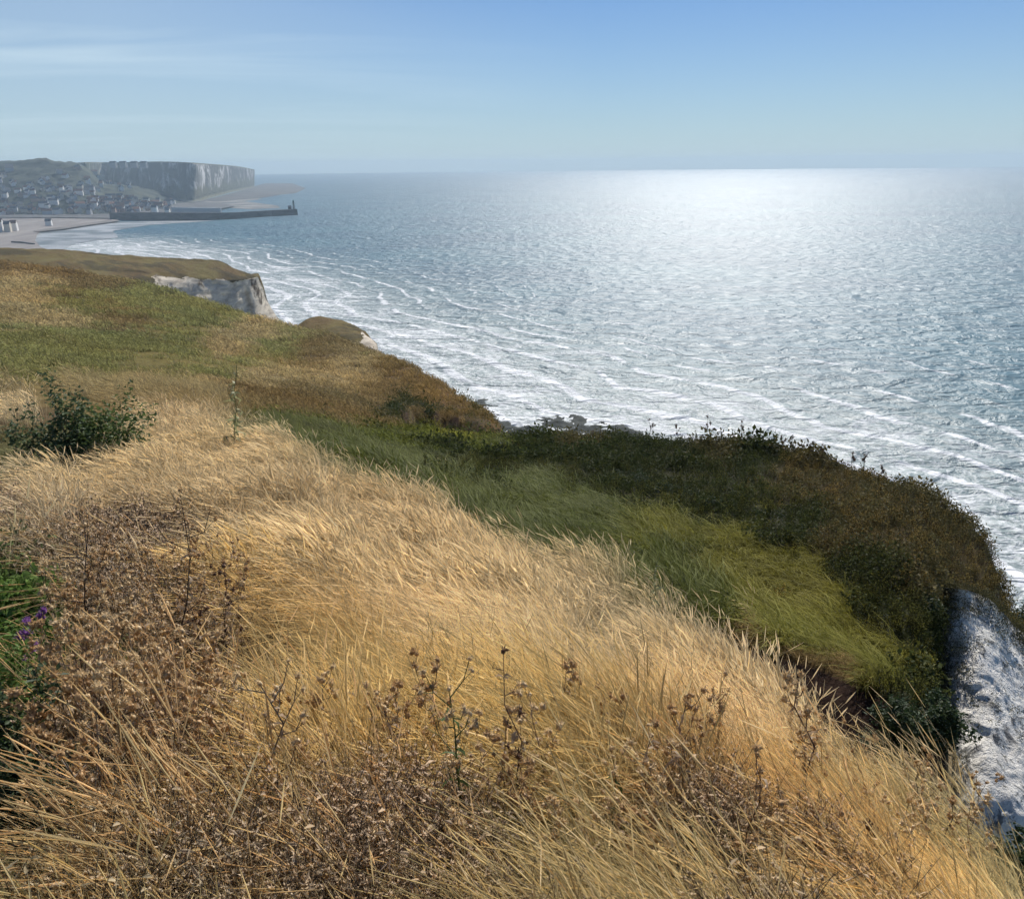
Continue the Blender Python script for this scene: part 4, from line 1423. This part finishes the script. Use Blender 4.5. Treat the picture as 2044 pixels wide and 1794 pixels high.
GT_ = 'dead thistle stalks standing in the dry grass'
px_plant(1062, 1700, 1008, 1300, 'tallest thin dark stalk in the middle of the blond grass, knotty at its tip', stem='brown_stem', nb=7, nh=9, nl=9, w=.0042, spread=.05, head='brown_head', topheavy=.3, group=GT_)
px_plant(1632, 1700, 1598, 1345, 'thick dark seeded stalk with cream tufts on top, before the brown scarp', stem='brown_stem', nb=10, nh=60, nl=34, w=.008, spread=.05, head='cream_head', hsc=1.25, topheavy=.15, group=GT_)
px_plant(1760, 1720, 1690, 1440, 'thin bent brown stalk leaning left, beside the thick seeded stalk', stem='brown_stem', nb=4, nh=5, nl=3, w=.004, spread=.1, group=GT_)
px_plant(925, 1740, 896, 1375, 'greyish green thistle with a brown top, left of the tall thin stalk', stem='green_stem', nb=11, nh=30, nl=18, w=.006, leaf='green_leaf', head='cream_head', group=GT_)
px_plant(548, 1760, 520, 1365, 'grey thistle stalk with pale curled tips standing at the edge between thicket and grass', stem='grey_stem', nb=10, nh=22, nl=18, w=.006, head='cream_head', group=GT_)
px_plant(566, 1780, 556, 1600, 'short grey stub forked in two like a Y near the bottom of the picture', name='forked_stub', stem='grey_stem', nb=2, nh=0, nl=3, w=.007, spread=.2, fork=True, topheavy=.6, group=GT_)
px_plant(262, 1800, 165, 1510, 'heavy grey forked stalk leaning left in the lower left thicket', stem='grey_stem', nb=8, nh=22, nl=14, w=.0085, spread=.14, head='tan_head', hsc=1.2, fork=True, group=GT_)
px_plant(1235, 1740, 1215, 1510, 'small thistle with a green collar under its pale top, right of the tall stalk', stem='green_stem', nb=7, nh=16, nl=10, leaf='green_leaf', head='cream_head', group=GT_)
px_plant(176, 1400, 172, 1060, 'dark upright thistle at the back left of the thicket', stem='dark_stem', nb=9, nh=24, nl=22, w=.006, group=GT_)
px_plant(352, 1420, 366, 1035, 'dark thistle with a tufted tip, tallest at the back of the thicket', stem='dark_stem', nb=9, nh=24, nl=22, w=.006, group=GT_)
px_plant(452, 1420, 452, 1130, 'purplish brown thistle where the left thicket meets the blond grass', stem='brown_stem', nb=9, nh=20, nl=20, w=.005, head='brown_head', group=GT_)
px_plant(1702, 1830, 1735, 1650, 'stalk with two dark round heads near the lower right', stem='brown_stem', nb=4, nh=5, nl=5, head='brown_head', hsc=1.7, group=GT_)
px_plant(1590, 1850, 1560, 1640, 'branched stalk with pale open heads at the bottom right of the picture', stem='brown_stem', nb=8, nh=14, nl=8, head='cream_head', hsc=1.4, spread=.16, group=GT_)
px_plant(1868, 1860, 1800, 1690, 'thin dark branched stalk rising from the bottom edge on the right', stem='dark_stem', nb=7, nh=8, nl=6, head='brown_head', spread=.15, group=GT_)
px_plant(1500, 1860, 1470, 1740, 'low stalk with a few brown heads at the bottom edge right of the middle', stem='brown_stem', nb=6, nh=9, nl=6, head='brown_head', hsc=1.3, spread=.16, group=GT_)
px_plant(300, 1700, 292, 1520, 'thistle crowned with round tan seed balls, above the heavy forked stalk', stem='grey_stem', nb=10, nh=24, nl=10, head='tan_head', hsc=1.2, spread=.18, group=GT_)
px_plant(130, 1600, 105, 1440, 'thin stalk with cream heads in front of the dark green shrub at the left edge', stem='tan_stem', nb=8, nh=18, nl=8, head='cream_head', spread=.18, group=GT_)
px_plant(52, 1790, 34, 1630, 'pale dead twig forked in a V before the shrub at the left edge', name='forked_twig', cat='twig', stem='tan_stem', nb=2, nh=0, nl=0, w=.005, spread=.22, fork=True, topheavy=.62)
px_plant(75, 1430, 60, 1240, 'thistle in purple flower beside the green shrub on the left', name='purple_thistle', cat='flower', stem='green_stem', nb=6, nh=12, nl=12, head='purple', hsc=1.5, leaf='green_leaf', spread=.12)
px_plant(60, 1500, 62, 1340, 'low bright green leafy weed under the purple flower', name='green_weed', cat='weed', stem='green_stem', nb=6, nh=0, nl=46, leaf='bright_leaf', lsc=1.1)
px_plant(35, 1600, 30, 1420, 'bright green leafy weed at the left edge above the shade', name='green_weed', cat='weed', stem='green_stem', nb=6, nh=0, nl=90, leaf='bright_leaf', lsc=1.4, spread=.2)
px_plant(1340, 1230, 1310, 1120, 'pale green leafy plant between the blond grass and the green ledge', name='pale_weed', cat='weed', stem='green_stem', nb=8, nh=0, nl=44, leaf='pale_leaf', lsc=1.5, w=.006)
px_plant(480, 775, 475, 742, 'small pale green plant standing on the brown slope behind the blond grass', name='pale_weed', cat='weed', stem='green_stem', nb=8, nh=0, nl=60, leaf='pale_leaf', lsc=3.0, w=.012)
rp = random.Random(11)
for i in range(150):
    if i < 84:
        X, Y = rp.uniform(140, 500), rp.uniform(1180, 1840)
        lab, grp = 'dead brown thistle stalk standing among many alike in the thicket at the lower left', 'dead thistles of the thicket'
    else:
        X, Y = rp.uniform(560, 1930), rp.uniform(1560, 1850)
        lab, grp = 'dead brown thistle stalk scattered in the grass along the bottom of the picture', 'dead thistles along the bottom'
    g = ground_at(X, Y)
    r = math.hypot(g[0], g[1])
    h_ = rp.uniform(.58, .84) if r > 2.6 else rp.uniform(.42, .54)
    tp = g + np.array([rp.gauss(-.05, .06), rp.gauss(0, .05), h_])
    stalk_plant('dried_thistle', g, tp, lab, grp, stem=rp.choice(('grey_stem', 'brown_stem', 'brown_stem', 'dark_stem', 'tan_stem')),
                head=rp.choice(('cream_head', 'tan_head', 'cream_head', 'tan_head')), nb=9, nh=20, nl=16, w=rp.uniform(.003, .0048), spread=.10, topheavy=.25, hsc=1.3)
# dry stalks that stick up along the crest of the ridge against the sea
for X, Yb, Yt in ((1185,878,862),(1298,876,838),(1352,880,850),(1412,884,832),(1480,892,842),(1494,893,856),(1560,905,872),(1580,908,876),(1600,912,880),(1622,915,884),(1640,920,888),(1700,938,905),(1722,945,908),(1760,958,930)):
    g = ground_at(X, Yb, 9.2, 10.1)
    tp = at(X + rp.uniform(-3, 3), Yt, math.hypot(g[0], g[1]))
    stalk_plant('dry_stalk', g, tp, 'thin dry stalk standing up from the crest of the dark ridge against the sea', 'dry stalks along the ridge crest', 'dried plant',
                stem='dark_stem', head='brown_head', nb=5, nh=7, nl=3, w=.012, spread=.12, hsc=3.0, lsc=1.5)


def shrub(name, base, rx, ry, rz, n, ls, mat, label, lean=(0, 0, 0), holes=.35):
    root = bpy.data.objects.new(name, None)
    COL.objects.link(root)
    root.location = base
    tag(root, label, 'shrub')
    st, lf = TB(), TB()
    tips = []
    for k in range(16):
        d = rnd_dir(.15)
        e = d * np.array([rx, ry, rz]) * RNG.uniform(.6, .95)
        m = e * .5 + RNG.normal(0, .05, 3) * rz
        st.tube([np.zeros(3), m, e], [.012 * rz, .008 * rz, .003 * rz], 1, 4)
        tips += [e, m * 1.3]
    cl = [t_ + RNG.normal(0, .12, 3) * np.array([rx, ry, rz]) for t_ in tips for _ in range(3)]
    for i in range(n):
        c_ = cl[RNG.integers(len(cl))]
        p = c_ + rnd_dir() * np.array([rx, ry, rz]) * holes * RNG.random() ** .6 * .6
        if p[2] < -.05: p[2] = abs(p[2]) * .3
        lf.leaf(p, rnd_dir(-.3), rnd_dir(-.2) + np.array([0, 0, .4]), ls * RNG.uniform(.6, 1.3), ls * RNG.uniform(.35, .6), 1)
    st.obj('stem', MP['dark_stem'], root, link=True)
    lf.obj('foliage', MP[mat], root, link=True)['kind'] = 'stuff'
    return root


g = ground_at(128, 950); shrub('bush', g, .7, .6, 1.4, 3400, .085, 'mid_leaf', 'darker, left one of the two joined bushes on the left slope')
g = ground_at(222, 950); shrub('bush', g, .9, .7, 1.3, 4000, .085, 'green_leaf', 'rounder green bush joined to the darker one among the blond grass')
g = ground_at(35, 1690); shrub('leafy_shrub', g, .33, .28, .66, 9000, .032, 'dark_leaf', 'dark leafy shrub cut by the left edge of the picture')
g = ground_at(10, 1520); shrub('leafy_shrub', g, .3, .3, .66, 7000, .032, 'leafy', 'lighter green shrub behind the dark one at the left edge')
g = np.array(at(2052, 1770, 5.9)); shrub('bush', g, .35, .35, .4, 2600, .045, 'dark_leaf', 'dark green shrub at the lower right corner beyond the blond grass')
g = np.array(at(1815, 1500, 9.0)); shrub('bush', g, .62, .5, .8, 7000, .06, 'dark_leaf', 'dark green bush hanging over the end of the bare brown scarp')
g = ground_at(2040, 1225, 7.9, 9.5); shrub('bush', g + np.array([.4, 0, -.2]), .6, .6, .7, 2600, .07, 'dark_leaf', 'small dark bush on the rim of the chalk at the right edge')
for X, Y, r, sz in ((880,925,22,.55),(940,935,21,.6),(1010,930,23,.5),(1100,905,27,.6),(1182,888,32,.55),(1260,935,22,.6),(1330,960,21,.55),(1420,985,20.5,.5),(1530,1010,20,.5),(1600,1060,18.2,.5),(1690,1150,15.6,.42),(1750,1215,14.6,.45),(1800,1250,14.2,.45),(1840,1180,15.6,.45),(1560,1120,16.2,.35)):
    shrub('bramble_bush', np.array(at(X, Y, r, .4)), sz * 1.2, sz * .8, sz * .6, 1300, .055, rp.choice(('dark_leaf', 'dark_leaf', 'green_leaf')), 'low dark bramble bush on the slope of the ridge behind the green ledge')['group'] = 'low bushes on the dark ridge'

# ================================================================== haze
me = bpy.data.meshes.new('haze')
hx0, hx1, hy0, hy1, hz0, hz1 = -12000, 12000, -300, 10600, -6, 134
hv = [(x, y, z) for x in (hx0, hx1) for y in (hy0, hy1) for z in (hz0, hz1)]
me.from_pydata(hv, [], [(0, 1, 3, 2), (4, 6, 7, 5), (0, 4, 5, 1), (2, 3, 7, 6), (0, 2, 6, 4), (1, 5, 7, 3)])
haze = bpy.data.objects.new('haze', me)
COL.objects.link(haze)
tag(haze, kind='stuff')
hm = bpy.data.materials.new('haze_air')
hm.use_nodes = True
hm.node_tree.nodes.clear()
ho = hm.node_tree.nodes.new('ShaderNodeOutputMaterial')
hp = hm.node_tree.nodes.new('ShaderNodeVolumePrincipled')
hp.inputs['Color'].default_value = (.60, .77, .91, 1)
hp.inputs['Density'].default_value = 0.00014
hp.inputs['Anisotropy'].default_value = 0.2
hm.node_tree.links.new(hp.outputs[0], ho.inputs['Volume'])
me.materials.append(hm)
